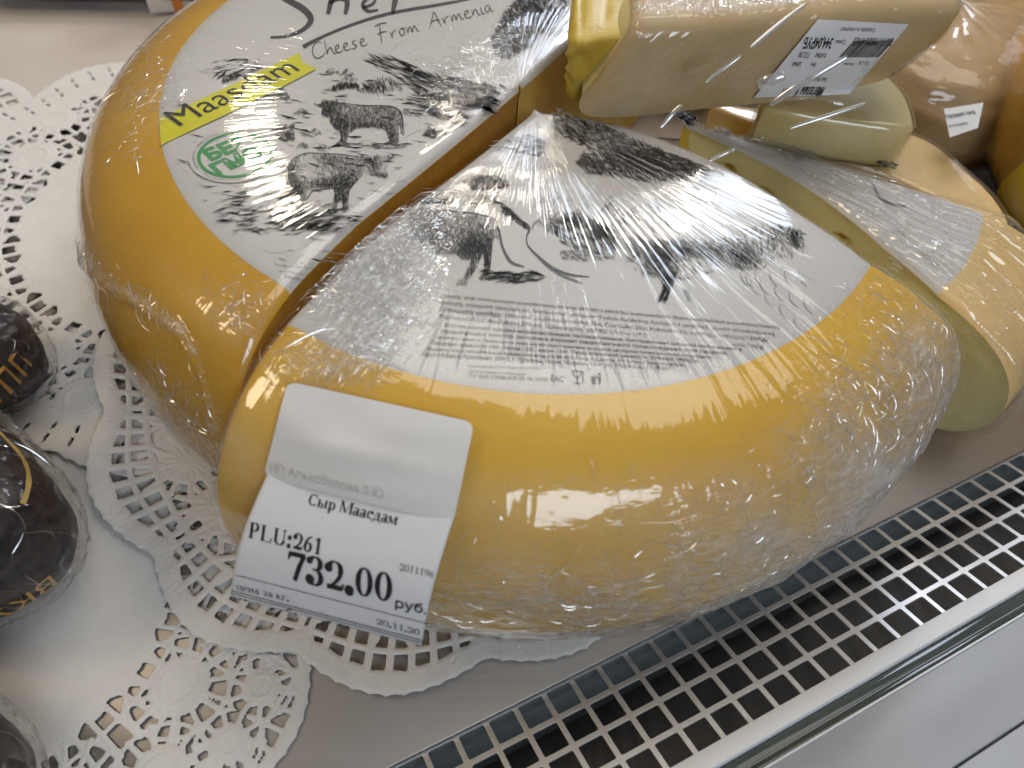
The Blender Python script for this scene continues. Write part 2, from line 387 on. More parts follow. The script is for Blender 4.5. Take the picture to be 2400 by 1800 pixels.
# ================================================================== paper lace doilies
def sd_seg(X, Y, a, b):
    ax, ay = a; dx, dy = b[0] - ax, b[1] - ay
    t = np.clip(((X - ax) * dx + (Y - ay) * dy) / (dx * dx + dy * dy), 0, 1)
    return np.hypot(X - ax - t * dx, Y - ay - t * dy)
def doily(name, cx, cy, Rm, nsec, phase, style, res, zbase, lift=None, keep=None):
    """paper lace disc in millimetres: field f<0 is paper; the grid is trimmed to the zero line"""
    n = int(2 * (Rm + 3) / res); ax = (np.arange(n) - (n - 1) / 2) * res
    X, Y = np.meshgrid(ax, ax, indexing='ij')
    rho = np.hypot(X, Y); phi = np.arctan2(Y, X) - phase
    sec = 2 * np.pi / nsec; ph = (phi + sec / 2) % sec - sec / 2       # sector centred on a scallop crest
    x = np.abs(rho * np.sin(ph)); y = rho * np.cos(ph)
    k = Rm / 141.0
    crest = Rm - 9.4 * k * (1 - np.cos(ph * nsec / 2)) ** 0.9
    edge = crest - 0.8 * k * np.abs(np.sin(phi * nsec * 6)) ** 0.7
    f = np.full_like(X, 1e3); relief = np.zeros_like(X)
    def add(d, wd, h=0.35):
        nonlocal f, relief
        dd = d - wd; f = np.minimum(f, dd); relief = np.maximum(relief, h * smooth(0.0, 1.0, -dd / max(min(wd, 1.2), .4)))
    s = k
    if style == 1:
        band = np.abs(rho - (edge - 4.0 * s)) ; add(band, 4.0 * s, 0.30)
        relief += 0.14 * np.abs(np.sin(phi * nsec * 14)) * smooth(4.2 * s, 2.0 * s, band)
        fl = np.hypot((phi / sec * 6 - np.round(phi / sec * 6)) * 12 * s, rho - (edge - 5.2 * s))
        add(fl, 3.6 * s, 0.5); relief += 0.22 * np.cos(12 * np.arctan2(rho - (edge - 5.2 * s), (phi / sec * 6 - np.round(phi / sec * 6)) * 12 * s)) * smooth(3.6 * s, 1.2 * s, fl) * (fl < 3.6 * s)
        add(np.abs(rho - 116.5 * s), 1.25 * s); add(np.abs(rho - 124.0 * s - 1.5 * s * np.cos(ph * nsec)), 1.1 * s)
        for a in (0, 3.4, 6.9, 10.6, 14.0):
            ca, sa = math.sin(R(a)), math.cos(R(a)); add(sd_seg(x, y, (ca * 116 * s, sa * 116 * s), (ca * 136 * s, sa * 136 * s)), 1.35 * s)
        for (fx, fy, fr, npet) in ((0, 104, 9.8, 18), (23.5, 101, 7.6, 10)):
            fx *= s; fy *= s; fr *= s
            dx, dy = x - fx, y - fy; d = np.hypot(dx, dy); an = np.arctan2(dy, dx)
            add(d - 0.55 * s * np.abs(np.cos(an * npet / 2)), fr, 0.5)
            relief += (0.22 * np.cos(an * npet) * smooth(fr, fr * .55, d) + 0.35 * np.exp(-(d / (fr * .42)) ** 4)) * (d < fr)
            for q in range(12):
                a = 2 * math.pi * q / 12 + 0.2
                add(sd_seg(x, y, (fx + math.cos(a) * fr * .8, fy + math.sin(a) * fr * .8), (fx + math.cos(a) * fr * 1.9, fy + math.sin(a) * fr * 1.9)), 1.15 * s)
        add(sd_seg(x, y, (11 * s, 90 * s), (27 * s, 115 * s)), 1.2 * s); add(sd_seg(x, y, (0, 118 * s), (16 * s, 90 * s)), 1.2 * s)
        add(rho - 88 * s, 0.0, 0.2)
    else:
        band = np.abs(rho - (edge - 2.6 * s)); add(band, 2.6 * s, 0.4)
        add(np.abs(rho - 131 * s + 3 * s * np.cos(ph * nsec)), 0.9 * s)
        for a in (0, 3, 6, 9, 12, 15):
            ca, sa = math.sin(R(a)), math.cos(R(a)); add(sd_seg(x, y, (ca * 122 * s, sa * 122 * s), (ca * 138 * s, sa * 138 * s)), 1.0 * s)
        for (fx, fy, fr, npet, nsp) in ((0, 92, 10.5, 16, 14), (27.5, 104, 9.4, 13, 13), (10.5, 120, 6.6, 10, 10)):
            fx *= s; fy *= s; fr *= s
            dx, dy = x - fx, y - fy; d = np.hypot(dx, dy); an = np.arctan2(dy, dx)
            add(d - 0.9 * s * np.abs(np.cos(an * npet / 2)), fr, 0.45)
            relief += 0.3 * np.exp(-((d - fr * .62) / (0.6 * s)) ** 2)
            relief -= 0.55 * np.exp(-((((dx / (1.5 * s) + .5) % 1 - .5) ** 2 + ((dy / (1.5 * s) + .5) % 1 - .5) ** 2) / .06)) * (d < fr * .5)
            for q in range(nsp):
                a = 2 * math.pi * q / nsp + 0.12
                add(sd_seg(x, y, (fx + math.cos(a) * fr * .8, fy + math.sin(a) * fr * .8), (fx + math.cos(a) * fr * 1.85, fy + math.sin(a) * fr * 1.85)), 0.95 * s, 0.4)
            add(np.abs(d - fr * 1.78), 0.75 * s, 0.35)
        for a in (2.5, 7.5, 12.5):
            ca, sa = math.sin(R(a)), math.cos(R(a)); add(sd_seg(x, y, (ca * 70 * s, sa * 70 * s), (ca * 92 * s, sa * 92 * s)), 1.0 * s)
        add(np.abs(rho - 81 * s), 0.8 * s)
        add(rho - 74 * s - 1.2 * s * np.cos(phi * nsec * 4), 0.0, 0.25)
    if style == 2: relief += 0.045 * np.sin((X + Y) * 2.6) * (rho < 72 * s)       # twill pressed into the plain middle
    f = np.maximum(f, rho - edge)
    if style == 4:      # broad plain rim with slits outside the ring of flowers
        rim = np.maximum(114 * s - rho, rho - edge); relief = np.where(rim < 0, 0.3 * smooth(0, 1.5, -rim), relief); f = np.minimum(f, rim)
        for (ro, pitch, ln, wd_) in ((6.5, 84, 1.8, 0.8), (12.0, 84, 1.2, 0.85)):
            q = (phi * pitch / (2 * np.pi)); dq = (q - np.round(q)) * (2 * np.pi / pitch) * rho; dr_ = np.maximum(np.abs(rho - (edge - ro * s)) - ln, 0)
            f = np.maximum(f, -(np.hypot(dq, dr_) - wd_))
    if style == 3:      # plain middle, only rows of small slits along the rim
        f = rho - edge; relief = 0.3 * smooth(0, 1.5, -f)
        for (ro, pitch, ln, wd_) in ((7.5, 72, 1.9, 0.75), (13.0, 72, 1.3, 0.8), (24.0, 60, 1.6, 0.9)):
            q = (phi * pitch / (2 * np.pi)); dq = (q - np.round(q)) * (2 * np.pi / pitch) * rho; dr_ = np.maximum(np.abs(rho - (edge - ro * s)) - ln, 0)
            hole = np.hypot(dq, dr_) - wd_; f = np.maximum(f, -hole); relief += 0.25 * smooth(2.2, 0.6, hole)
    if keep is not None: f = np.where(keep(X + cx * 1e3, Y + cy * 1e3), f, 5.0)
    # trim
    ins = f < 0
    cell = ins[:-1, :-1] | ins[1:, :-1] | ins[:-1, 1:] | ins[1:, 1:]
    gx, gy = np.gradient(f, res); g2 = np.maximum(gx * gx + gy * gy, .25)
    st = np.where(ins, 0, np.clip(f / g2, -1.2 * res, 1.2 * res))
    Xs = X - st * gx; Ys = Y - st * gy
    z = relief * (f < 0) * 1.0
    z += 0.35 * fbm(X * .02, Y * .02, 9, 2)
    V = np.stack([Xs, Ys, z], -1).reshape(-1, 3) / 1000 + np.array([cx, cy, zbase])
    if lift is not None: V[:, 2] += lift(V[:, 0], V[:, 1])
    I = np.arange(n * n).reshape(n, n)
    q = np.c_[I[:-1, :-1][cell], I[1:, :-1][cell], I[1:, 1:][cell], I[:-1, 1:][cell]]
    used = np.unique(q); mp = np.zeros(n * n, np.int64); mp[used] = np.arange(len(used))
    V = V[used]; q = mp[q]
    # turned-down border so the paper has a thickness
    e = np.vstack([q[:, [0, 1]], q[:, [1, 2]], q[:, [2, 3]], q[:, [3, 0]]]); key = np.sort(e, 1); kk = key[:, 0] * len(V) + key[:, 1]
    u, idx, cnt = np.unique(kk, return_index=True, return_counts=True); be = e[idx[cnt == 1]]
    bv = np.unique(be); m2 = np.zeros(len(V), np.int64); m2[bv] = np.arange(len(bv)) + len(V)
    low = V[bv] - np.array([0, 0, 0.00045])
    wall = np.c_[be[:, 1], be[:, 0], m2[be[:, 0]], m2[be[:, 1]]]
    return put(name, mesh_np(name, np.vstack([V, low]), [q, wall], True), MAT['doily'])
o = doily('lace_doily', -0.400, 0.050, 152, 12, 0.2, 1, 0.75, 0.0020, keep=lambda X, Y: X > -330)
tag(o, 'white doily with dark lattice holes at the left edge above the black cheeses', 'doily', 'paper lace doilies')
o = doily('lace_doily', -0.168, 0.045, 158, 12, 0.1, 4, 0.60, 0.0042, lambda x, y: 0.002 * smooth(0.12, 0.2, y))
tag(o, 'white doily with slits along its broad rim under the left half wheel', 'doily', 'paper lace doilies')
o = doily('lace_doily', -0.200, -0.160, 131, 12, R(-22), 2, 0.50, 0.0012)
tag(o, 'white doily with large sunflower lace lying under the black wrapped cheeses', 'doily', 'paper lace doilies')
def lift1(x, y): return 0.0075 * smooth(-0.150, -0.180, x) * smooth(-0.17, -0.10, y) + 0.0012 * smooth(-0.13, -0.16, x)
o = doily('lace_doily', -0.0446, -0.0561, 141, 12, R(-92), 1, 0.50, 0.0042, lift1)
tag(o, 'scalloped white lace doily under the front wedge, topmost of the doilies', 'doily', 'paper lace doilies')

# ================================================================== the cheese
H = 0.105; RW = 0.187; R0 = 0.125; ZM = 0.050; RB = 0.150; ZB = 0.0052; RL = 0.140
def ztop(r):
    """height of the wheel's upper surface at radius r"""
    t = np.clip((np.asarray(r, float) - R0) / (RW - R0), 0, 1)
    return ZM + (H - ZM) * np.clip(1 - t ** 2.5, 0, 1) ** (1 / 2.5)
def wheel_profile(n_flat=40, n_sh=60, n_lo=36):
    r = list(np.linspace(0.0004, R0, n_flat, endpoint=False)); z = [H] * n_flat
    a = np.linspace(0, np.pi / 2, n_sh, endpoint=False)
    r += list(R0 + (RW - R0) * np.sin(a) ** (2 / 2.5)); z += list(ZM + (H - ZM) * np.cos(a) ** (2 / 2.5))
    a = np.linspace(0, np.pi / 2, n_lo)
    r += list(RB + (RW - RB) * np.cos(a) ** (2 / 2.2)); z += list(ZM - (ZM - ZB) * np.sin(a) ** (2 / 2.2))
    return np.array(r), np.array(z)
def resample(r, z, n):
    d = np.r_[0, np.cumsum(np.hypot(np.diff(r), np.diff(z)))]; s = np.linspace(0, d[-1], n)
    return np.interp(s, d, r), np.interp(s, d, z), s
def rscale(r, rs): return r * np.where(r > 0.14, 1 + (rs - 1) * (r - 0.14) / 0.047, 1.0)
class Piece:
    """part of the wheel between two cuts given as (radius, angle) lists about its centre"""
    def __init__(self, c, cut0, cut1, dz=0.0, sag=0.0025, zs=1.0, rs=1.0):
        self.c = np.array(c); self.k0 = np.array(cut0); self.k1 = np.array(cut1); self.dz = dz; self.sag = sag; self.zs = zs; self.rs = rs
    def ang(self, r):
        return (np.radians(np.interp(r, self.k0[:, 0], self.k0[:, 1])), np.radians(np.interp(r, self.k1[:, 0], self.k1[:, 1])))
    def surf(self, r, z, t, off=0.0):
        """r, z profile columns (n,1), t in 0..1 (1,m)"""
        a0, a1 = self.ang(r); a = a0 + (a1 - a0) * t
        # the cut edges are very slightly rounded over
        e = np.minimum(t, 1 - t) * np.abs(a1 - a0) * np.maximum(r, 0.004)
        zz = z * self.zs + self.dz - self.sag * np.exp(-e / 0.0016) * smooth(0.03, 0.07, z)
        rr = rscale(r, self.rs) + off
        return np.stack([self.c[0] + rr * np.cos(a), self.c[1] + rr * np.sin(a), zz + 0 * a], -1)
    def body(self, ns=170, nt=180):
        r, z, s = resample(*wheel_profile(), ns)
        t = np.linspace(0, 1, nt); t = 0.5 - 0.5 * np.sign(0.5 - t) * np.abs(1 - 2 * t) ** 0.62 if False else t
        # cluster columns near both cuts
        t = (t - np.sin(2 * np.pi * t) / (2 * np.pi) * 0.75)
        P = self.surf(r[:, None], z[:, None], t[None])
        n = noise(P[..., 0] * 35, P[..., 1] * 35, 3) * 0.0007 * smooth(0.13, 0.16, r)[:, None]
        P[..., 2] += n * 0.6
        return mesh_np('rind', P.reshape(-1, 3), grid_faces(ns, nt), True)
    def face(self, side, ns=150, nz=46, seed=0, eyes=()):
        """cut face: columns hang from the profile to the base line"""
        r, z, s = resample(*wheel_profile(), ns)
        t = np.array([[0.0 if side == 0 else 1.0]])
        top = self.surf(r[:, None], z[:, None], t)[:, 0]
        rb = np.minimum(r, RB) ; rb = RB * (s / s[-1]) ** 1.0
        bot = self.surf(rb[:, None], np.full((ns, 1), ZB), t)[:, 0]; bot[:, 2] = ZB
        q = np.linspace(0, 1, nz)
        P = top[:, None] * (1 - q[None, :, None]) + bot[:, None] * q[None, :, None]
        # a knife-cut face is a little uneven
        a0, a1 = self.ang(r); a = a0 if side == 0 else a1
        nrm = np.stack([-np.sin(a), np.cos(a), 0 * a], -1) * (-1 if side == 0 else 1)
        d = 0.0011 * fbm(r[:, None] * 40 + q * 2, q * 3 + seed, seed, 3) - 0.0006
        for (er, eq, rad) in eyes:
            dd = np.hypot(r[:, None] - er, (q - eq) * 0.1); d -= 0.008 * np.clip(1 - (dd / rad) ** 2, 0, 1) ** .5
        w = smooth(0, 0.05, q) * smooth(1.0, 0.97, q)
        P = P + nrm[:, None] * (d * w)[..., None]
        return mesh_np('cut_face', P.reshape(-1, 3), grid_faces(ns, nz, 0, side == 1), True)
    def label(self, rl=RL, off=0.00035, ns=60, nt=200):
        r = np.r_[np.linspace(0.001, rl - 0.001, ns), rl]; t = np.linspace(0.0, 1.0, nt)
        t = (t - np.sin(2 * np.pi * t) / (2 * np.pi) * 0.75)
        P = self.surf(r[:, None], ztop(r)[:, None] + off, t[None]); P[-1, :, 2] -= off * 0.9
        return mesh_np('label', P.reshape(-1, 3), grid_faces(len(r), nt), True)
    def at(self, u, v, off=0.0008):
        """point of the upper surface seen at photo pixel u, v, lifted by off"""
        z = H
        for _ in range(12):
            p = back(u, v, z); z = float(ztop(np.hypot(p[0] - self.c[0], p[1] - self.c[1]))) * self.zs + self.dz + off
        return back(u, v, z)
    def film(self, disp, crumple, r_in=0.0, ns=300, nt=520, smax=1.0, off=0.0010, skirt=0.0, streak=None, milk=None):
        r, z, s = resample(*wheel_profile(), ns)
        t = np.linspace(0, 1, nt)
        P = self.surf(r[:, None], z[:, None], t[None])
        # outward normals of the profile
        dr = np.gradient(r); dz = np.gradient(z); l = np.hypot(dr, dz); nr = -dz / l; nz = dr / l
        nr, nz = -nr * -1, nz
        a0, a1 = self.ang(r[:, None]); a = a0 + (a1 - a0) * t[None]
        nv = np.stack([(nr[:, None]) * np.cos(a), (nr[:, None]) * np.sin(a), nz[:, None] + 0 * a], -1)
        S = np.broadcast_to(s[:, None], a.shape); A = a
        d = off + disp(P[..., 0], P[..., 1], P[..., 2], S, A)
        P = P + nv * d[..., None]
        if skirt:      # the film flares out where it meets the tray
            k = smooth(0.9, 1.0, np.linspace(0, 1, ns))[:, None]
            rad = P[..., :2] - self.c; rad = rad / np.linalg.norm(rad, axis=-1, keepdims=True)
            P[..., :2] += rad * (k * skirt * (1 + 0.9 * noise(A * 14, S * 0 + 2.2, 8)))[..., None]
            P[..., 2] = np.maximum(P[..., 2], 0.0058)
        cr = crumple(P[..., 0], P[..., 1], P[..., 2], S, A)
        # film folds down over both cut edges
        for side in (0, -1):
            nsk = 6
        uv = np.stack([A * 0.16, S], -1).reshape(-1, 2)
        st = np.ones_like(cr) * 0.3 if streak is None else streak(P)
        mk = np.zeros_like(cr) if milk is None else milk(P)
        return mesh_np('film', P.reshape(-1, 3), grid_faces(ns, nt), True, uv=uv, attrs={'crumple': cr.ravel(), 'streak': st.ravel(), 'milk': mk.ravel()})

def in_img(P):
    q = proj(P.reshape(-1, 3)); return q[:, 0].reshape(P.shape[:-1]), q[:, 1].reshape(P.shape[:-1])
def blob(x, y, cx, cy, rx, ry, rot=0.0):
    c, s = math.cos(rot), math.sin(rot); dx, dy = x - cx, y - cy
    return np.exp(-(((dx * c + dy * s) / rx) ** 2 + ((-dx * s + dy * c) / ry) ** 2) ** 1.5)

front = Piece((0, 0), [(0, -127), (.036, -126.3), (.075, -127.2), (.1245, -125.3), (.152, -124.3), (.166, -123.6), (.187, -122.5)],
              [(0, -2), (.03, -8.4), (.055, -16.5), (.081, -23), (.11, -30), (.138, -34.6), (.162, -34.4), (.174, -33), (.187, -31.8)])
left = Piece((-0.0048, 0.0162), [(0, 57), (.187, 57)], [(0, 237), (.042, 236.4), (.1025, 235.8), (.1336, 237.0), (.1637, 238.0), (.187, 238.8)], rs=0.965)
third = Piece((0.078, 0.050), [(0, -36), (.0446, -38.5), (.0716, -42), (.11, -48), (.141, -51), (.187, -50.5)], [(0, -20), (.187, -25)], zs=0.07 / H)

# ---- left half wheel
half = thing('cheese_half_wheel', 'orange waxed half cheese wheel with cow drawing, lime banner and green oval stamp', 'cheese')
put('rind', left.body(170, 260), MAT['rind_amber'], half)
put('cut_face', left.face(1, seed=2), MAT['paste_shaded'], half); put('cut_face', left.face(0, seed=5), MAT['paste'], half)
half_label = put('label', left.label(nt=280), MAT['label'], half)
# ---- front wedge
wedge = thing('cheese_wedge', 'large cheese wedge in crumpled cling film behind the price tag', 'cheese')
put('rind', front.body(190, 240), MAT['rind'], wedge)
put('cut_face', front.face(0, seed=8), MAT['paste'], wedge); put('cut_face', front.face(1, seed=9), MAT['paste_yellow'], wedge)
wedge_label = put('label', front.label(), MAT['label'], wedge)
# ---- slim wedge on the right
slim = thing('cheese_wedge', 'slim cheese wedge with silvery shining label to the right of the large wedge', 'cheese')
put('rind', third.body(150, 90), MAT['rind_pale'], slim)
put('cut_face', third.face(0, seed=12, eyes=((.055, .25, .006), (.1, .18, .004), (.03, .2, .005))), MAT['paste_lemon'], slim); put('cut_face', third.face(1, seed=13), MAT['paste_yellow'], slim)
slim_label = put('label', third.label(0.140, nt=80), MAT['label'], slim)

# ------------------------------------------------------------------ cling film on the three pieces
def disp_front(x, y, z, S, A):
    rr = np.hypot(x, y)
    d = 0.00010 * ridged(A * 26, S * 9, 1, 3) * smooth(0.02, 0.05, rr) * 0.6
    d += 0.0004 * fbm(x * 40, y * 40 + z * 40, 4, 2)
    # tight pleats fanning out from the tip
    d += 0.00022 * np.abs(noise(A * 60, S * 5, 14)) * st_front(np.stack([x, y, z], -1))
    pl = noise(A * 13 + 0.6 * noise(A * 5, S * 20, 23), S * 4, 22); d += (0.0008 * np.clip(1 - np.abs(pl) * 9, 0, 1) ** 2) * (0.12 + st_front(np.stack([x, y, z], -1))) * smooth(.025, .06, rr) * smooth(0.085, 0.1, z) * smooth(-.25, .25, noise(x * 22, y * 22, 24) + .1)
    # bunched film: at the left shoulder and round the right and lower rim
    m = cr_front(x, y, z, S, A)
    w0 = noise(A * 4, S * 22, 29) * 1.6
    d += m * (0.0007 * ridged(A * 9 + w0 + S * 30, S * 110 + w0 * 2, 7, 3) + 0.0012 * ridged(A * 7 - S * 14, S * 36 + w0, 8, 2) * 0.6)
    u, v = in_img(np.stack([x, y, z], -1))
    d += (blob(u, v, 890, 650, 110, 170, R(20)) + .7 * blob(u, v, 770, 850, 110, 60)) * (0.0011 * ridged((x * .87 - y * .5) * 420, (x * .5 + y * .87) * 45 + z * 40, 17, 3) + 0.0016 * ridged(x * 70, y * 70 + z * 50, 18, 2) - .001)
    return d
def cr_front(x, y, z, S, A):
    P = np.stack([x, y, z], -1); u, v = in_img(P)
    m = 1.4 * blob(u, v, 905, 640, 120, 175, R(20)) + 0.85 * blob(u, v, 790, 830, 150, 80)
    m += 0.85 * blob(u, v, 2060, 960, 190, 210, R(35)) + 0.75 * blob(u, v, 1750, 1310, 400, 120, R(-24)) + 0.7 * blob(u, v, 1250, 1400, 330, 90, R(4))
    m += 0.35 * blob(u, v, 2080, 720, 150, 90, R(40)) + 0.30 * blob(u, v, 1500, 1130, 500, 50, R(-5)) + 0.5 * blob(u, v, 540, 1090, 60, 140)
    m += 0.20 * smooth(1450, 2000, u) * smooth(0.1035, 0.095, z) + 0.25 * smooth(1180, 1350, v + 0.25 * (u - 1200) * (u > 1200))
    m *= 0.70 + 0.8 * fbm(x * 45, y * 45 + z * 45, 31, 3)
    return np.clip(m, 0, 1)
def mk_front(P):
    u, v = in_img(P); x, y, z = P[..., 0], P[..., 1], P[..., 2]
    m = 0.15 * smooth(1500, 2050, u) * smooth(0.1042, 0.098, z) + 0.10 * smooth(1150, 1330, v + 0.22 * (u - 1250)) + 0.10 * smooth(0.104, 0.09, z) * smooth(0.06, .075, z)
    m += 0.22 * blob(u, v, 890, 650, 100, 165, R(20)) + 0.14 * blob(u, v, 770, 850, 110, 60)
    return np.clip(m * (0.75 + 0.9 * fbm(x * 28 + z * 20, y * 28, 36, 3)), 0, .5)
def st_front(P):
    u, v = in_img(P)
    s = blob(u, v, 1270, 440, 190, 110) + 0.9 * blob(u, v, 1780, 640, 330, 110, R(38)) + 0.3 * blob(u, v, 1330, 800, 420, 130) + 0.8 * blob(u, v, 1020, 520, 130, 130) + 0.5 * blob(u, v, 1750, 950, 250, 150)
    return np.clip(s, 0, 1)
wf = put('cling_film', front.film(disp_front, cr_front, ns=330, nt=560, skirt=0.005, streak=st_front, milk=mk_front), MAT['film_wedge'], wedge)
def disp_left(x, y, z, S, A):
    d = 0.0001 * ridged(A * 22 + S * 30, S * 12, 41, 3) * 0.6 + 0.0003 * fbm(x * 40, y * 40 + z * 40, 44, 2)
    P = np.stack([x, y, z], -1); u, v = in_img(P)
    # the heavy fold that runs down the left shoulder to the corner
    d += 0.0016 * smooth(170, 250, u) * np.exp(-((v - np.interp(u, [180, 260, 340, 420, 470, 500], [590, 670, 715, 770, 850, 980])) / 16) ** 2) * (u < 520)
    m = cr_left(x, y, z, S, A)
    return d + m * 0.0010 * ridged(x * 110, y * 110 + z * 80, 47, 3)
def cr_left(x, y, z, S, A):
    P = np.stack([x, y, z], -1); u, v = in_img(P)
    m = 0.9 * np.exp(-((v - np.interp(u, [180, 260, 340, 420, 470, 500], [590, 670, 715, 770, 850, 980])) / 18) ** 2) * (u < 520)
    m = m + 0.35 * blob(u, v, 360, 230, 60, 140, R(20)) + 0.45 * blob(u, v, 590, 740, 110, 80, R(40)) + 0.5 * blob(u, v, 400, 960, 120, 60, R(45)) + 0.5 * blob(u, v, 1080, 160, 40, 130, R(50))
    return np.clip(m * (0.8 + 0.6 * fbm(x * 45, y * 45 + z * 45, 51, 3)), 0, 1)
put('cling_film', left.film(disp_left, cr_left, ns=300, nt=620), MAT['film'], half)
def disp_third(x, y, z, S, A):
    return 0.0026 * fbm(x * 34 + 4, y * 34, 61, 3) + 0.0016 * np.clip(1 - np.abs(noise(A * 16 + S * 10, S * 14, 64)) * 6, 0, 1) ** 2 + 0.0003 * ridged(A * 60, S * 20, 62, 2) + 0.0010
def cr_third(x, y, z, S, A):
    return np.clip(0.12 + 0.6 * fbm(x * 40, y * 40, 63, 3), 0, 1) * 0.8
put('cling_film', third.film(disp_third, cr_third, ns=220, nt=200), MAT['film'], slim)

# ------------------------------------------------------------------ creases: fine ropes of bunched film standing on the film
def creases(piece, n, density, flow, seed, length=(0.004, 0.016), width=(0.00007, 0.00018), lift=0.0022):
    rg = np.random.default_rng(seed)
    r, z, s = resample(*wheel_profile(), 240); sm = s[-1]
    V = []; Fq = []; cnt = 0; tries = 0
    while cnt < n and tries < n * 60:
        m = 4000; tries += m
        S = rg.uniform(0.0, sm, m); t = rg.uniform(0.01, 0.99, m)
        rr = np.interp(S, s, r); zz = np.interp(S, s, z); a0, a1 = piece.ang(rr); A = a0 + (a1 - a0) * t
        x = piece.c[0] + rr * np.cos(A); y = piece.c[1] + rr * np.sin(A)
        keep = rg.uniform(0, 1, m) < density(x, y, zz, S, A) * np.maximum(rr, .02) / RW
        for k in np.nonzero(keep)[0]:
            if cnt >= n: break
            L = rg.uniform(*length) * (0.6 + 1.2 * rg.random() ** 3); ns = 7; th = flow(x[k], y[k], zz[k], rg); cu = rg.normal(0, 1.1) / ns
            wd = rg.uniform(*width); tilt = rg.uniform(-1.1, 1.1); ss, aa = S[k], A[k]; pts = []
            for q in range(ns + 1):
                rq = float(rscale(np.interp(ss, s, r), piece.rs)); zq = np.interp(ss, s, z)
                g0 = np.interp(ss + 1e-3, s, r) - np.interp(ss - 1e-3, s, r); g1 = np.interp(ss + 1e-3, s, z) - np.interp(ss - 1e-3, s, z); gl_ = math.hypot(g0, g1) + 1e-9
                nr, nz = -g1 / gl_, g0 / gl_
                h = lift * (0.55 + 0.45 * math.sin(math.pi * q / ns))
                pts.append(((rq + nr * h) * math.cos(aa) + piece.c[0], (rq + nr * h) * math.sin(aa) + piece.c[1], zq * piece.zs + nz * h + piece.dz, nr * math.cos(aa), nr * math.sin(aa), nz))
                ss = min(max(ss + math.sin(th) * L / ns, 0.001), sm); aa += math.cos(th) * L / ns / max(rq, 0.02); th += cu + rg.normal(0, .12)
                b0, b1 = piece.ang(rq); aa = min(max(aa, min(b0, b1)), max(b0, b1))
            p = np.array(pts); T = np.gradient(p[:, :3], axis=0); T /= np.linalg.norm(T, axis=1)[:, None] + 1e-9
            Nn = p[:, 3:]; B = np.cross(Nn, T); B = B * math.cos(tilt) + Nn * math.sin(tilt)
            wq = (wd * np.sin(np.linspace(0.15, np.pi - 0.15, ns + 1)))[:, None]
            o = len(V) * 2 * (ns + 1); V.append(np.stack([p[:, :3] - B * wq, p[:, :3] + B * wq], 1).reshape(-1, 3))
            i = np.arange(ns) * 2 + o; Fq.append(np.c_[i, i + 1, i + 3, i + 2]); cnt += 1
    return mesh_np('creases', np.vstack(V), np.vstack(Fq), True)
def flow_front(x, y, z, rg):
    if x < -0.02 and z > 0.085: return rg.normal(2.3, 0.35)
    if z > 0.09: return rg.normal(math.pi / 2, 0.5)
    if z < 0.07: return rg.normal(0.35, 0.28)
    return rg.normal(1.0, 0.9)
def dens_front(x, y, z, S, A):
    rr = np.hypot(x, y)
    u, v = in_img(np.stack([x, y, z], -1))
    return cr_front(x, y, z, S, A) ** 1.6 + 1.2 * blob(u, v, 890, 650, 110, 170, R(20)) + 0.6 * blob(u, v, 2050, 950, 180, 220, R(35)) + 0.002 * smooth(.05, .1, rr)
put('film_creases', creases(front, 8000, dens_front, flow_front, 3), MAT['crease'], wf, 'stuff')
lf = [o for o in half.children if o.name.startswith('cling_film')][0]
put('film_creases', creases(left, 1500, lambda x, y, z, S, A: cr_left(x, y, z, S, A) * (A > R(130)) + 0.003, lambda x, y, z, rg: rg.normal(1.2, 0.7), 5), MAT['crease'], lf, 'stuff')
tf = [o for o in slim.children if o.name.startswith('cling_film')][0]
put('film_creases', creases(third, 700, lambda x, y, z, S, A: 0.5 * cr_third(x, y, z, S, A) + .1, lambda x, y, z, rg: rg.normal(0.9, 0.8), 6, (0.003, 0.010)), MAT['crease'], tf, 'stuff')

# ------------------------------------------------------------------ blocks: cut pieces lying behind, each a slab of its real thickness
def slab_mesh(name, poly, down, bevel=0.004, inflate=0.0, seg=4):
    """poly (n,3): upper outline; down: vector through the slab"""
    P = np.asarray(poly, float); down = np.asarray(down, float)
    if inflate:
        c = P.mean(0); P = c + (P - c) * (1 + inflate / np.linalg.norm(P - c, axis=1).mean()); P = P - down / np.linalg.norm(down) * inflate
        down = down * (1 + 2 * inflate / np.linalg.norm(down))
    bm = bmesh.new(); n = len(P)
    a = [bm.verts.new(p) for p in P]; b = [bm.verts.new(p + down) for p in P]
    bm.faces.new(a); bm.faces.new(b[::-1])
    for i in range(n): bm.faces.new([a[i], b[i], b[(i + 1) % n], a[(i + 1) % n]])
    bmesh.ops.recalc_face_normals(bm, faces=bm.faces)
    ed = [e for f in list(bm.faces) if len(f.verts) == n and n > 4 for e in f.edges] or list(bm.edges)
    bmesh.ops.bevel(bm, geom=list(set(ed)), offset=bevel, segments=seg, profile=0.5, affect='EDGES', clamp_overlap=True)
    bmesh.ops.triangulate(bm, faces=[f for f in bm.faces if len(f.verts) > 4])
    me = bpy.data.meshes.new(name); bm.to_mesh(me); bm.free()
    for p in me.polygons: p.use_smooth = True
    me.set_sharp_from_angle(angle=R(40))
    return me
def block(name, label, px, zf, down, m, bevel=0.004, film=True, n=2, fm='film_obj', rind=None):
    P = np.array([back(u, v, zf(u, v) if callable(zf) else zf) for u, v in px])
    P = chaikin(P, n, True)
    t = thing(name, label, 'cheese')
    put('paste', slab_mesh('paste', P, down, bevel), m, t)
    if film: put('cling_film', slab_mesh('cling_film', P, down, bevel, 0.0012), MAT[fm], t)
    return t
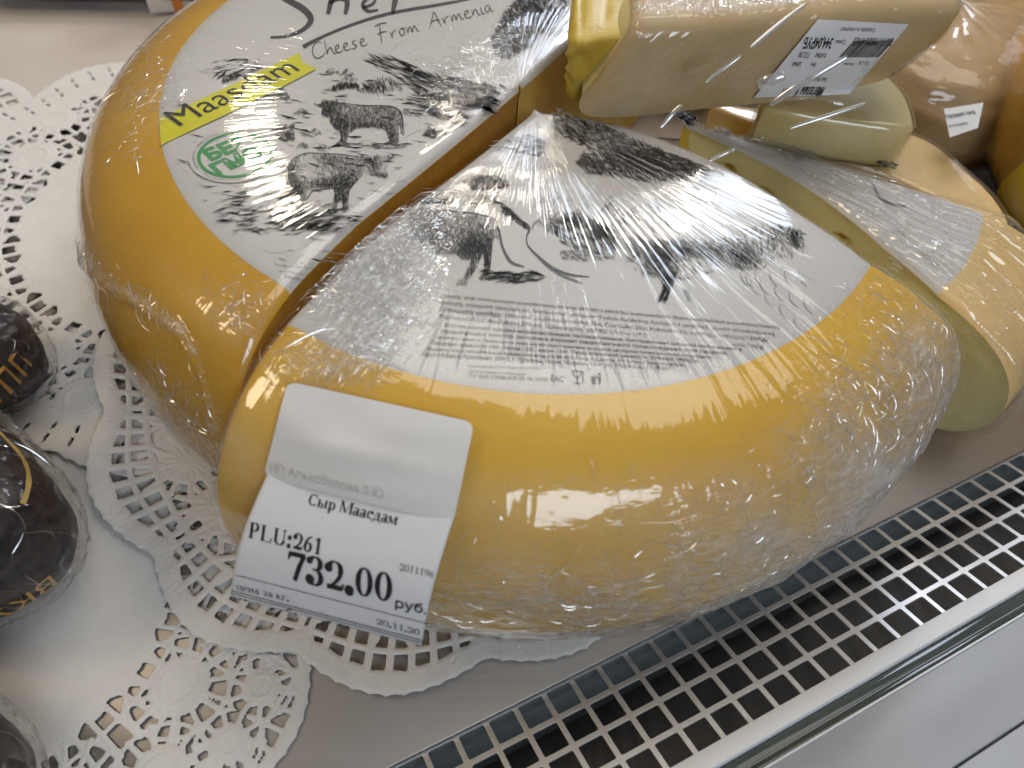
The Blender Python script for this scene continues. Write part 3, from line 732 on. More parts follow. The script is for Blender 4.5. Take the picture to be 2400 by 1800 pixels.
# upside-down piece with bare tan wax, right of the silvery label
block('cheese_piece', 'tan waxed cheese piece without label behind the silvery labelled wedge', [(1640, 235), (1850, 262), (2000, 282), (2142, 312), (2205, 345), (2262, 398), (2327, 452), (2380, 540), (2330, 570), (2270, 500), (2060, 400), (1870, 325), (1720, 275)], 0.064, (0, 0, -0.058), MAT['rind_pale'], 0.006)
# pale end showing under the stickered slab
block('cheese_piece', 'pale rounded cheese end lying under the piece with the weight sticker', [(1760, 235), (1900, 150), (2060, 150), (2120, 205), (2145, 262), (2150, 308), (2010, 290), (1850, 262)], 0.088, (0, 0, -0.022), MAT['paste_pale'], 0.005)

# slab with the weight sticker: a thin wedge lying on the others, its cut side turned to the viewer
SB = [(1342, 262), (1400, 276), (1500, 273), (1600, 262), (1700, 250), (1850, 236), (1960, 215), (2060, 195), (2150, 140)]
ST = [(1488, 52), (1560, 50), (1640, 47), (1740, 44), (1850, 30), (1960, 14), (2080, 5), (2180, 2), (2272, 18)]
def slab_wedge():
    t = thing('cheese_piece', 'tan cut cheese slab with a white weight sticker lying on top of the wedges', 'cheese')
    nb, nv, nd = len(SB), 22, 16
    B = np.array([back(u, v, 0.1085) for u, v in SB]); T = np.array([back(u, v, 0.1445 if k < 3 else 0.1425) for k, (u, v) in enumerate(ST)])
    def fine(P): return chaikin(P, 3)
    B = fine(B); T = fine(T); nb = len(B)
    q = np.linspace(0, 1, nv)[None, :, None]
    fr = B[:, None] * (1 - q) + T[:, None] * q
    n0 = np.cross(T[nb // 2] - B[nb // 2], B[-1] - B[0]); n0 /= np.linalg.norm(n0)
    if n0 @ (CAM - B[nb // 2]) < 0: n0 = -n0
    bul = 0.0022 * np.sin(np.pi * q[..., 0]) ** .7 + 0.0012 * fbm(fr[..., 0] * 40, fr[..., 2] * 60, 71, 3)
    for (eu, ev, er) in ((1615, 185, .0075), (1870, 92, .0060), (1760, 160, 0.003)):
        c = back(eu, ev, 0.125); bul -= 0.0045 * np.clip(1 - (np.linalg.norm(fr - c, axis=-1) / er) ** 2, 0, 1) ** .6
    fr = fr + n0 * bul[..., None]
    # top goes back, then down to the underside
    bk = np.array([0.10, 0.995, 0.0]); w = np.linspace(0, 1, nd)[None, 1:, None]
    top = T[:, None] + bk * (0.085 * w) - np.array([0, 0, 1.0]) * (0.012 * w ** 2) + np.array([0, 0, .0012]) * np.sin(w * 9)
    P = np.concatenate([fr, top], 1); nn = P.shape[1]
    for _ in range(5):      # round the long edges over
        P[:, 1:-1] = P[:, 1:-1] * .5 + (P[:, :-2] + P[:, 2:]) * .25
    for k in range(9):       # and draw both ends in
        w_ = (1 - k / 9) ** 2.2 * 0.22; P[k] = P[k] * (1 - w_) + P[k].mean(0) * w_; P[-1 - k] = P[-1 - k] * (1 - w_) + P[-1 - k].mean(0) * w_
    me = mesh_np('paste', P.reshape(-1, 3), grid_faces(nb, nn), True)
    put('paste', me, MAT['paste_tan'], t)
    # end caps
    cap = []
    for e, (side) in ((0, -1), (nb - 1, 1)):
        ring = P[e]; c = ring.mean(0) + np.array([0.004 * side, 0.01, -0.004])
        V = np.vstack([ring, (ring + c) / 2 + np.array([0.003 * side, 0, 0]), c[None]]); k = np.arange(nn - 1)
        f = np.vstack([np.c_[k, k + 1, nn + k + 1, nn + k]]); tri = np.c_[nn + k, nn + k + 1, np.full(nn - 1, 2 * nn)]
        put('end_face', mesh_np('end_face', V, [f, tri], True), MAT['paste_pale'] if side < 0 else MAT['rind_pale'], t)
    # film
    Pf = P + 0
    Pf[:, :nv] += n0 * 0.0012; Pf[:, nv - 1:] += np.array([0, -0.0004, 0.0012])
    A = np.linspace(0, 1, nb)[:, None] + np.zeros((1, nn)); Sx = np.zeros((nb, 1)) + np.linspace(0, 1, nn)[None]
    # film is finer than the block: resample
    nb2, nn2 = 320, 160
    def rs(G, n, axis):
        x = np.linspace(0, G.shape[axis] - 1, n); i = np.clip(np.floor(x).astype(int), 0, G.shape[axis] - 2); f = (x - i)
        a = np.take(G, i, axis); b = np.take(G, i + 1, axis); sh = [1] * G.ndim; sh[axis] = n
        return a * (1 - f.reshape(sh)) + b * f.reshape(sh)
    Pf = rs(rs(Pf, nb2, 0), nn2, 1); u = np.linspace(0, 1, nb2)[:, None]; v = np.linspace(0, 1, nn2)[None]
    onf = v < nv / nn
    d = 0.0005 * fbm(u * 9 + v * 3, v * 9 - u * 14, 75, 3) + np.where(onf, 0.00025 * ridged(u * 40 - v * 16, v * 3, 76, 2), 0.0016 * ridged(u * 28, v * 14, 77, 3))
    Pf = Pf + (n0 * .5 + np.array([0, 0, .7])) * np.maximum(d + 0.0004, 0)[..., None]
    cr = np.where(onf, 0.05, 0.65) + 0 * u
    uv = np.stack([u * 0.16 + 0 * v, v * 0.12 + 0 * u], -1).reshape(-1, 2)
    put('cling_film', mesh_np('cling_film', Pf.reshape(-1, 3), grid_faces(nb2, nn2), True, uv=uv, attrs={'crumple': cr.ravel()}), MAT['film'], t)
    return t, B[nb // 2], n0
slab, slab_q, slab_n = slab_wedge()

# ragged yellow block behind the slab's left end
def ragged():
    t = thing('cheese_piece', 'deep yellow cheese block with a ragged left end beside the stickered slab', 'cheese')
    nu, nv, nd = 60, 60, 30
    BL, BR = back(1322, 236, 0.106), back(1450, 236, 0.106); TL, TR = back(1328, 100, 0.136), back(1470, 78, 0.138)
    u = np.linspace(0, 1, nu)[:, None, None]; v = np.linspace(0, 1, nv)[None, :, None]
    fr = (BL * (1 - u) + BR * u) * (1 - v) + (TL * (1 - u) + TR * u) * v
    bk = np.array([0.12, 0.99, 0]); w = np.linspace(0, 1, nd)[None, 1:, None]
    top = fr[:, -1:, :] + bk * 0.09 * w + np.array([0, 0, 0.002]) * np.sin(w * 3)
    P = np.concatenate([fr, top], 1)
    U = np.linspace(0, 1, nu)[:, None]; Vv = np.linspace(0, 1, nv + nd - 1)[None]
    rag = 0.0032 * fbm(Vv * 9 + 0 * U, U * 2, 81, 3) * smooth(0.5, 0.0, U)
    P[..., 0] += rag; P[..., 1] += 0.0025 * fbm(Vv * 5, U * 4, 82, 2) * smooth(.8, .2, U) * smooth(0.0, .1, Vv)
    P[..., 2] += 0.0015 * fbm(U * 3, Vv * 5, 83, 2) * smooth(0.62, 0.75, Vv)
    for _ in range(10):
        P[:, 1:-1] = P[:, 1:-1] * .5 + (P[:, :-2] + P[:, 2:]) * .25
    for k in range(10):
        w_ = (1 - k / 10) ** 2.2 * 0.25; P[k] = P[k] * (1 - w_) + P[k].mean(0) * w_
    put('paste', mesh_np('paste', P.reshape(-1, 3), grid_faces(nu, nv + nd - 1), True), MAT['paste_yellow'], t)
    side = P[0]; bkp = side + np.array([0.03, 0.03, -0.01]); V = np.vstack([side, bkp]); k = np.arange(len(side) - 1); m = len(side)
    put('end_face', mesh_np('end_face', V, np.c_[k, k + 1, m + k + 1, m + k], True), MAT['paste_yellow'], t)
    return t
ragged()

# ------------------------------------------------------------------ cheeses at the back and right edge
def bulge(name, label, c, rx, ry, h, zb, m, stripe=None, rot=0.0, film='film_brown'):
    """rounded wrapped cheese standing on the tray"""
    t = thing(name, label, 'cheese')
    nu, nv = 96, 48; a = np.linspace(0, 2 * np.pi, nu); b = np.linspace(-np.pi / 2, np.pi / 2, nv)
    A, Bq = np.meshgrid(a, b, indexing='ij')
    cb = np.sign(np.cos(Bq)) * np.abs(np.cos(Bq)) ** .55; sb = np.sign(np.sin(Bq)) * np.abs(np.sin(Bq)) ** .7
    X, Y, Z = cb * np.cos(A) * rx, cb * np.sin(A) * ry, sb * h / 2 + h / 2
    for k, (nm, off, mm) in enumerate((('rind', 0.0, m), ('cling_film', 0.0018, MAT[film]))):
        d = off + 0.0022 * fbm(A * 3, Bq * 4, 91 + k, 3) + (0.0016 * ridged(A * 6, Bq * 7, 95, 3) if k else 0)
        f = 1 + d / max(rx, ry)
        x, y = X * f, Y * f; cr, sr = math.cos(rot), math.sin(rot)
        P = np.stack([c[0] + x * cr - y * sr, c[1] + x * sr + y * cr, zb + Z * f], -1)
        put(nm, mesh_np(nm, P.reshape(-1, 3), grid_faces(nu, nv), True, attrs={'crumple': np.full(nu * nv, 0.25 if k else 0.0)}), mm, t)
    if stripe:
        a = np.linspace(*stripe, 24); b = np.linspace(-1.35, 1.2, nv); A, Bq = np.meshgrid(a, b, indexing='ij'); A = A + 0.12 * np.sin(Bq * 2)
        cb = np.abs(np.cos(Bq)) ** .55; sb = np.sign(np.sin(Bq)) * np.abs(np.sin(Bq)) ** .7
        P = np.stack([c[0] + cb * np.cos(A) * (rx + .0035), c[1] + cb * np.sin(A) * (ry + .0035), zb + sb * (h / 2 + .002) + h / 2], -1)
        put('yellow_band', mesh_np('yellow_band', P.reshape(-1, 3), grid_faces(24, nv), True), MAT['bright_yellow'], t)
    return t
bulge('wrapped_cheese', 'yellow wrapped cheese wheel at the right edge beside the tan waxed piece', (0.378, 0.060), 0.118, 0.130, 0.125, 0.004, MAT['rind_amber'], stripe=(R(186), R(204)))
bulge('wrapped_cheese', 'orange wrapped cheese in the far right corner behind the stickered slab', (0.330, 0.330), 0.150, 0.120, 0.100, 0.004, MAT['rind'])
bulge('wrapped_cheese', 'tan wrapped cheese lying behind the stickered slab', (0.130, 0.245), 0.090, 0.085, 0.092, 0.004, MAT['rind_pale'])

bw = bulge('wrapped_cheese', 'amber wrapped cheese with a small printed label between the stickered slab and the right wheel', (0.262, 0.175), 0.085, 0.085, 0.070, 0.004, MAT['brown_wax'])

# lamp reflections in a glass pane, built as pale glossy strips before the slab
def glint_strip(px, z0, z1, w):
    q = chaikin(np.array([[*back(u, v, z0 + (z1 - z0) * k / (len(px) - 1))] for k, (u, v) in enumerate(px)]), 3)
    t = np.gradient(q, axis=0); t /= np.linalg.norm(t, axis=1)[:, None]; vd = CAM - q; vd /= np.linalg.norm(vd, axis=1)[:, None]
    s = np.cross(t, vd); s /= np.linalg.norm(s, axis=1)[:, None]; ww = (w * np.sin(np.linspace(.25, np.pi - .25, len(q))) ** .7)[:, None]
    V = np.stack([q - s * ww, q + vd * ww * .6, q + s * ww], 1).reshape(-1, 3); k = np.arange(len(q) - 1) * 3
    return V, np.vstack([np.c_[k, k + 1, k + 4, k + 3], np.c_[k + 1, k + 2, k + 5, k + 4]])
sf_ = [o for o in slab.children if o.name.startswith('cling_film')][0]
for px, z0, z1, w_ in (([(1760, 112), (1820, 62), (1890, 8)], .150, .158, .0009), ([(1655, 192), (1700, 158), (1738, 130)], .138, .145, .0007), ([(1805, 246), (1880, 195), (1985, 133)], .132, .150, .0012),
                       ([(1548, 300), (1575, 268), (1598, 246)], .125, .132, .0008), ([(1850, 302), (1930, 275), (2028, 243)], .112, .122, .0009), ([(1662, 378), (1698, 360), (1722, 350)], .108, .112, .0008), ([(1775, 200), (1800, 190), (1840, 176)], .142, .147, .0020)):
    V, Fq = glint_strip(px, z0, z1, w_); put('reflection_strip', mesh_np('reflection_strip', V, Fq, True), MAT['glint_strip'], sf_)

# ================================================================== printing tools
_tc = {}
def text_tris(s, bold=0.0):
    """flat triangles of a line of text, baseline at y=0, width in x"""
    key = (s, bold)
    if key in _tc: return _tc[key]
    cu = bpy.data.curves.new('line', 'FONT'); cu.body = s; cu.size = 1.0; cu.resolution_u = 3; cu.offset = bold
    ob = bpy.data.objects.new('line', cu); COL.objects.link(ob)
    me = bpy.data.meshes.new_from_object(ob.evaluated_get(bpy.context.evaluated_depsgraph_get()))
    V = np.zeros(len(me.vertices) * 3); me.vertices.foreach_get('co', V); V = V.reshape(-1, 3)[:, :2]
    me.calc_loop_triangles(); T = np.zeros(len(me.loop_triangles) * 3, np.int32); me.loop_triangles.foreach_get('vertices', T)
    bpy.data.objects.remove(ob); bpy.data.curves.remove(cu); bpy.data.meshes.remove(me)
    _tc[key] = (V, T.reshape(-1, 3)); return _tc[key]
class Ink:
    """collects flat printed shapes that lie on one surface; at(u, v) maps a photo pixel to that surface"""
    def __init__(self, at): self.at = at; self.V = []; self.T = []; self.tone = []; self.n = 0
    def tris(self, P, T, tone=0.0):
        self.V.append(np.asarray(P)); self.T.append(np.asarray(T) + self.n); self.n += len(P)
        self.tone.append(np.broadcast_to(np.asarray(tone, float), (len(P),)).copy())
    def poly(self, px, tone=0.0, closed_smooth=0):
        px = np.asarray(px, float)
        if closed_smooth: px = chaikin(px, closed_smooth, True)
        from mathutils.geometry import tessellate_polygon
        tr = tessellate_polygon([[Vector((p[0], p[1], 0)) for p in px]])
        self.tris([self.at(*p) for p in px], np.array(tr), tone)
    def frame(self, a, b, flip=False):
        A, B = self.at(*a), self.at(*b); m = self.at((a[0] + b[0]) / 2, (a[1] + b[1]) / 2)
        d = B - A; n = np.cross(self.at(a[0] + 8, a[1]) - A, self.at(a[0], a[1] - 8) - A)
        n /= np.linalg.norm(n); n = n if n @ (CAM - A) > 0 else -n
        up = np.cross(n, d); up /= np.linalg.norm(up)
        return A, d, up, n
    def text2d(self, V, T, a, b, hs=1.0, tone=0.0, mirror=False, rise=0.0):
        A, d, up, n = self.frame(a, b); L = np.linalg.norm(d); x0, x1 = V[:, 0].min(), V[:, 0].max(); k = L / (x1 - x0)
        x = (V[:, 0] - x0) * k
        if mirror: x = L - x
        P = A + np.outer(x, d / L) + np.outer(V[:, 1] * k * hs, up)
        self.tris(P + n * rise, T, tone)
    def text(self, s, a, b, hs=1.0, tone=0.0, bold=0.0, mirror=False):
        V, T = text_tris(s, bold); self.text2d(V, T, a, b, hs, tone, mirror)
    def stroke(self, px, w, tone=0.0, sm=2, taper=True):
        """brush line through pixels, w in pixels (number or list)"""
        px = np.asarray(px, float); wv = np.full(len(px), w, float) if np.isscalar(w) else np.asarray(w, float)
        q = np.c_[px, wv];  q = chaikin(q, sm) if sm else q
        if taper and np.isscalar(w): q[:, 2] *= np.clip(np.sin(np.linspace(0.25, np.pi - 0.25, len(q))) * 1.3, 0, 1)
        P = q[:, :2]; t = np.gradient(P, axis=0); t /= np.linalg.norm(t, axis=1)[:, None] + 1e-9; nn = np.c_[-t[:, 1], t[:, 0]] * q[:, 2:3] / 2
        Q = np.stack([P - nn, P + nn], 1).reshape(-1, 2); k = np.arange(len(P) - 1) * 2
        self.tris([self.at(*p) for p in Q], np.vstack([np.c_[k, k + 1, k + 3], np.c_[k, k + 3, k + 2]]), tone)
    def hatch(self, px, n, dark, ang, seed, length=14, w=1.6, spread=0.35, scale=1.0, off=(0, 0), light=0.16):
        """pencil hatching inside an outline; dark(x, y) 0..1 in outline units"""
        rg = np.random.default_rng(seed); px = np.asarray(px, float)
        lo, hi = px.min(0), px.max(0); c = rg.uniform(lo, hi, (n * 3, 2)); c = c[inside(px, c)][:n]
        dk = np.clip(dark(c[:, 0], c[:, 1]), 0, 1); c = c[rg.uniform(0, 1, len(c)) < dk * .9 + .08]
        dk = np.clip(dark(c[:, 0], c[:, 1]), 0, 1)
        th = (ang(c[:, 0], c[:, 1]) if callable(ang) else ang) + rg.normal(0, spread, len(c))
        L = length * rg.uniform(.5, 1.4, len(c)); dv = np.c_[np.cos(th), np.sin(th)] * L[:, None] / 2; bend = rg.normal(0, .12, len(c))[:, None] * np.c_[-dv[:, 1], dv[:, 0]]
        ww = w * rg.uniform(.5, 1.3, len(c)) * (.7 + .5 * dk); nv = np.c_[-np.sin(th), np.cos(th)] * ww[:, None] / 2
        pts = [c - dv, c + bend - nv, c + dv, c + bend + nv]
        tone = np.clip(0.62 + light - 0.62 * dk + rg.normal(0, .12, len(c)), 0, .9)
        Q = np.stack(pts, 1).reshape(-1, 2) * scale + np.asarray(off)
        P = self.many(Q); k = np.arange(len(c)) * 4
        self.tris(P, np.vstack([np.c_[k, k + 1, k + 2], np.c_[k, k + 2, k + 3]]), np.repeat(tone, 4))
    def many(self, Q):
        return np.array([self.at(u, v) for u, v in Q]) if len(Q) < 50 else self.fast(Q)
    def fast(self, Q):
        """vectorised at() for nearly flat surfaces: plane through three samples"""
        d = (M @ np.c_[(Q[:, 0] - 1200) / F_PX, (Q[:, 1] - 900) / F_PX, np.ones(len(Q))].T).T
        c = Q.mean(0); a = self.at(*c); b = self.at(c[0] + 30, c[1]); e = self.at(c[0], c[1] + 30); n = np.cross(b - a, e - a)
        return CAM + d * (((a - CAM) @ n) / (d @ n))[:, None]
    def build(self, name, m, parent):
        me = mesh_np(name, np.vstack(self.V), np.vstack(self.T), False, attrs={'tone': np.concatenate(self.tone)})
        return put(name, me, m, parent)
def inside(poly, p):
    x, y = p[:, 0], p[:, 1]; r = np.zeros(len(p), bool); j = len(poly) - 1
    for i in range(len(poly)):
        xi, yi = poly[i]; xj, yj = poly[j]
        c = ((yi > y) != (yj > y)) & (x < (xj - xi) * (y - yi) / (yj - yi + 1e-12) + xi); r ^= c; j = i
    return r
def spots(base, *bl):
    def f(x, y):
        v = np.full_like(x, base)
        for (cx, cy, rx, ry, a) in bl: v = v + a * np.exp(-(((x - cx) / rx) ** 2 + ((y - cy) / ry) ** 2))
        return v
    return f

# ------------------------------------------------------------------ serif lettering drawn as pen strokes (thick stems, thin joins, serifs)
def serif_line(s, bold=True):
    th = 0.135 if bold else 0.085; tn = 0.035 if bold else 0.032
    V = []; T = []; n = 0
    def strip(P, W):
        nonlocal n
        P = np.asarray(P, float); W = np.asarray(W, float); t = np.gradient(P, axis=0); t /= np.linalg.norm(t, axis=1)[:, None] + 1e-9
        q = np.c_[-t[:, 1], t[:, 0]] * W[:, None] / 2; Q = np.stack([P - q, P + q], 1).reshape(-1, 2); k = np.arange(len(P) - 1) * 2 + n
        V.append(Q); T.append(np.vstack([np.c_[k, k + 1, k + 3], np.c_[k, k + 3, k + 2]])); n += len(Q)
    def bar(x0, y0, x1, y1, w): strip([(x0, y0), (x1, y1)], [w, w])
    def rect(x0, y0, x1, y1): bar((x0 + x1) / 2, y0, (x0 + x1) / 2, y1, abs(x1 - x0))
    def arc(cx, cy, rx, ry, a0, a1, wt=None, wn=None, p=1.3, m=28):
        a = np.radians(np.linspace(a0, a1, m)); w = (wn or tn) + ((wt or th) - (wn or tn)) * np.abs(np.cos(a)) ** p
        strip(np.c_[cx + rx * np.cos(a), cy + ry * np.sin(a)], w)
    def dot(cx, cy, r): arc(cx, cy, r / 2, r / 2, 0, 360, r, r)
    def stem(x, y0, y1, ser=(1, 1), w=None):
        w = w or th; rect(x - w / 2, y0, x + w / 2, y1); e = 0.055
        if ser[0]: rect(x - w / 2 - e, y0, x + w / 2 + e, y0 + tn)
        if ser[1]: rect(x - w / 2 - e, y1 - tn, x + w / 2 + e, y1)
    xh = 0.46; C = 0.67
    x = 0.0; adv = []
    def g(ch):
        h = th / 2
        if ch == '0': arc(.25, .335, .225 - h, .335 - tn / 2, 0, 360); return .5
        if ch == '1': stem(.27, 0, C, (1, 0)); bar(.10, .55, .27, .655, tn * 1.6); return .5
        if ch == '2':
            arc(.23, .47, .225 - h, .20 - tn / 2, 160, -35); P = np.array([(.385, .36), (.30, .23), (.17, .10), (.06, .02)]); strip(chaikin(P, 2), np.linspace(th * .8, tn * 1.3, len(chaikin(P, 2))))
            bar(.03, th * .42, .43, th * .42, th * .84); bar(.43, .03, .46, .17, tn * 1.4); dot(.07, .50, th * .8); return .5
        if ch == '3':
            arc(.22, .51, .20 - h, .165 - tn / 2, 150, -75); arc(.20, .185, .235 - h, .20 - tn / 2, 85, -125); bar(.15, .365, .27, .355, tn * 1.3); dot(.075, .115, th * .9); dot(.07, .56, th * .6); return .5
        if ch == '6':
            arc(.25, .20, .215 - h, .20 - tn / 2, 0, 360); P = chaikin(np.array([(.43, .655), (.24, .58), (.13, .42), (.105, .20)]), 2); strip(P, np.linspace(tn, th, len(P))); return .5
        if ch == '9':
            arc(.25, .47, .215 - h, .20 - tn / 2, 0, 360); P = chaikin(np.array([(.07, .015), (.26, .09), (.37, .25), (.395, .47)]), 2); strip(P, np.linspace(tn, th, len(P))); return .5
        if ch == '7':
            bar(.04, C - .055, .465, C - .055, .11); strip([(.43, C - .05), (.30, .36), (.17, 0)], [th * .75, th * .85, th * .85]); bar(.04, C - .02, .025, C - .19, tn * 1.4); return .5
        if ch == '.': dot(.12, .06, .125 if bold else .10); return .25
        if ch == ':': dot(.15, .055, .10); dot(.15, .40, .10); return .36
        if ch == 'P': stem(.16, 0, C); arc(.30, .50, .24 - h, .165, 90, -90); bar(.16, C - .02, .30, C - .02, tn); bar(.16, .335, .30, .335, tn); return .61
        if ch == 'L': stem(.16, 0, C); bar(.16, .018, .58, .018, tn); bar(.57, .0, .61, .19, tn * 1.6); return .66
        if ch == 'U': stem(.16, .2, C, (0, 1)); stem(.58, .2, C, (0, 1), tn * 1.5); arc(.37, .205, .21, .19, 180, 360); return .72
        if ch == 'С': arc(.36, .335, .32 - h, .335 - tn / 2, 50, 320); bar(.58, .65, .60, .44, tn * 1.5); return .68
        if ch == 'М':
            stem(.10, 0, C, (1, 1), tn * 1.6); stem(.80, 0, C); strip([(.12, C), (.44, .03)], [th, th * .8]); strip([(.44, .03), (.76, C)], [tn * 1.3, tn * 1.3]); return .94
        if ch == 'а':
            stem(.34, .03, xh - .12, (0, 0)); arc(.24, xh - .13, .10 + h * .4, .12, 0, 160, th * .9); arc(.17, .12, .14 - h * .6, .115, 20, 340, th * .8); P = [(.34, .05), (.40, .01), (.48, .05)]; strip(P, [th * .7, tn * 1.3, tn]); bar(.18, .24, .33, .29, tn); return .48
        if ch == 'с': arc(.23, xh / 2, .205 - h, xh / 2 - tn / 2, 45, 320); dot(.36, xh - .09, th * .75); return .43
        if ch == 'ы':
            stem(.12, 0, xh); arc(.24, .13, .19 - h * .8, .125, 90, -90, th * .9); bar(.12, .255, .25, .255, tn); bar(.12, .017, .25, .017, tn); stem(.60, 0, xh); return .76
        if ch == 'р': stem(.13, -.2, xh); arc(.28, xh / 2, .22 - h, xh / 2 - tn / 2, 130, -130); return .54
        if ch == 'д':
            P = chaikin(np.array([(.10, .03), (.19, .16), (.20, xh)]), 2); strip(P, np.full(len(P), tn * 1.4)); stem(.40, .02, xh, (0, 0)); bar(.17, xh - tn / 2, .47, xh - tn / 2, tn); bar(.03, .02, .54, .02, tn * 1.3); bar(.04, .03, .03, -.15, tn * 1.6); bar(.53, .03, .54, -.15, tn * 1.6); return .57
        if ch == 'м':
            stem(.08, 0, xh, (1, 0), tn * 1.4); stem(.54, 0, xh, (1, 1)); strip([(.10, xh), (.30, .04)], [th * .9, th * .8]); strip([(.30, .04), (.52, xh)], [tn * 1.3, tn * 1.3]); return .66
        if ch == 'ц': stem(.12, 0, xh); stem(.42, 0, xh); bar(.12, .017, .52, .017, tn); bar(.53, .02, .53, -.15, tn * 1.8); return .56
        if ch == 'е': arc(.22, xh / 2, .20 - h, xh / 2 - tn / 2, 0, 315); bar(.08, xh / 2 + .02, .40, xh / 2 + .02, tn * 1.2); return .44
        if ch == 'н': stem(.12, 0, xh); stem(.42, 0, xh); bar(.12, xh / 2, .42, xh / 2, tn * 1.2); return .55
        if ch == 'з': arc(.18, xh - .12, .15 - h, .12 - tn / 2, 150, -85); arc(.17, .12, .18 - h, .13 - tn / 2, 85, -140); return .40
        if ch == 'к': stem(.12, 0, xh); strip([(.17, xh / 2), (.40, xh - .02)], [tn * 1.2] * 2); strip([(.20, xh / 2), (.44, .01)], [th * .8] * 2); return .50
        if ch == 'г': stem(.12, 0, xh); bar(.12, xh - .017, .38, xh - .017, tn); bar(.38, xh, .39, xh - .13, tn * 1.5); return .40
        if ch == '-': bar(.04, .22, .28, .22, .05); return .33
        return .25
    for ch in s:
        k0 = len(V); a = g(ch)
        for q in range(k0, len(V)): V[q] = V[q] + np.array([x, 0])
        x += a
    V = np.vstack(V); T = np.vstack(T)
    return V, T

# ================================================================== print on the left half wheel
K1 = 1000 / 2212
def c1(pts): return [(x * K1, y * K1) for x, y in pts]
KS = 600 / 2212
def cs(pts): return [(500 + x * KS, 100 + y * KS) for x, y in pts]
def cw(pts): return [(980 + x * KS, 400 + y * KS) for x, y in pts]
def cw2(pts): return [(1500 + x * KS, 400 + y * KS) for x, y in pts]
def c2(pts): return [(700 + x * K1, y * K1) for x, y in pts]
at_half = lambda u, v: left.at(u, v, 0.00060)
I = Ink(at_half)
# ground and hills: loose pencil lines
gp1 = c1([(880, 480), (1500, 500), (1640, 380), (2000, 380), (2600, 560), (2300, 700), (1700, 1420), (1300, 1300), (1050, 1100), (900, 800)])
hz = lambda x, y: 0.10 + 0.05 * np.sin(x * .02)
I.hatch(gp1, 950, lambda x, y: 0.14 + 0.20 * (noise(x * .02, y * .035, 2) > .1), hz, 1, 34, 1.1, .14, light=.25)
I.hatch(cs([(60, 1300), (600, 1250), (1200, 1450), (1000, 1659), (200, 1659), (0, 1450)]), 520, lambda x, y: 0.22 + 0.2 * (noise(x * .015, y * .03, 4) > 0), -0.12, 2, 36, 1.2, .22, light=.3)
I.hatch(cs([(500, 1450), (900, 1470), (1300, 1500), (1100, 1640), (520, 1620)]), 300, lambda x, y: 0.42 + 0 * x, -0.2, 3, 40, 1.2, .2, light=.22)
I.hatch(cs([(1330, 160), (1420, 120), (1520, 105), (1650, 160), (1800, 230), (2000, 290), (2212, 330), (2500, 380), (2400, 600), (1750, 430), (1640, 330)]), 1100, lambda x, y: 0.22 + 0.16 * (noise(x * .03, y * .02, 8) > 0), 0.42, 4, 40, 0.9, .12, light=.3)
I.hatch(cs([(1700, 430), (2300, 500), (2200, 700), (1650, 620)]), 450, lambda x, y: 0.28 + 0 * x, 0.12, 5, 34, 1.2, .12, light=.3)
I.hatch(cs([(0, 130), (400, 150), (500, 260), (100, 300), (-100, 250)]), 200, lambda x, y: 0.25 + 0 * x, -0.25, 6, 30, 1.2, .2, light=.3)
for k, (x, y) in enumerate(((430, 640), (760, 590), (880, 760), (770, 880), (950, 900), (1180, 300), (1150, 250), (1020, 240))):
    I.hatch(cs([(x - 70, y + 25), (x, y - 30), (x + 70, y + 20), (x, y + 35)]), 50, lambda x, y: 0.6 + 0 * x, -1.2, 30 + k, 10, 1.4, .7)
# far cattle
I.hatch(cs([(1020, 415), (1030, 380), (1100, 343), (1240, 350), (1262, 380), (1250, 420), (1235, 392), (1130, 392), (1050, 418)]), 420, spots(.75), 1.5, 7, 8, 1.6, .3)
I.hatch(cs([(1262, 400), (1300, 350), (1400, 300), (1500, 295), (1600, 330), (1640, 400), (1450, 435), (1270, 425)]), 420, spots(.30, (1320 * KS + 500, 400 * KS + 100, 40, 16, .5)), 1.2, 8, 16, 1.5, .3)
I.hatch(cs([(1800, 490), (1850, 440), (1950, 430), (2050, 460), (2040, 515), (1980, 490), (1880, 490), (1830, 505)]), 300, spots(.55), 1.4, 9, 9, 1.5, .4)
I.hatch(cs([(1800, 800), (1850, 745), (1845, 715), (1880, 745), (1960, 740), (2030, 770), (1960, 800), (1900, 825)]), 240, spots(.7), 1.2, 10, 9, 1.6, .4)
I.hatch(cs([(330, 525), (340, 470), (430, 440), (560, 380), (610, 390), (640, 440), (660, 470), (650, 500), (580, 485), (530, 470), (520, 500), (450, 482), (400, 472), (380, 525)]), 420, spots(.65), 1.3, 11, 10, 1.6, .4)
I.hatch(cs([(75, 350), (90, 300), (150, 270), (210, 250), (240, 280), (200, 310), (130, 330)]), 220, spots(.7), .5, 12, 9, 1.6, .5)
I.hatch(cs([(480, 715), (520, 700), (610, 710), (625, 690), (650, 722), (715, 690), (690, 740), (700, 800), (712, 820), (690, 850), (600, 852), (560, 830), (520, 760)]), 420, spots(.85, (650 * KS + 500, 760 * KS + 100, 14, 12, -.3)), .9, 13, 8, 1.7, .5)
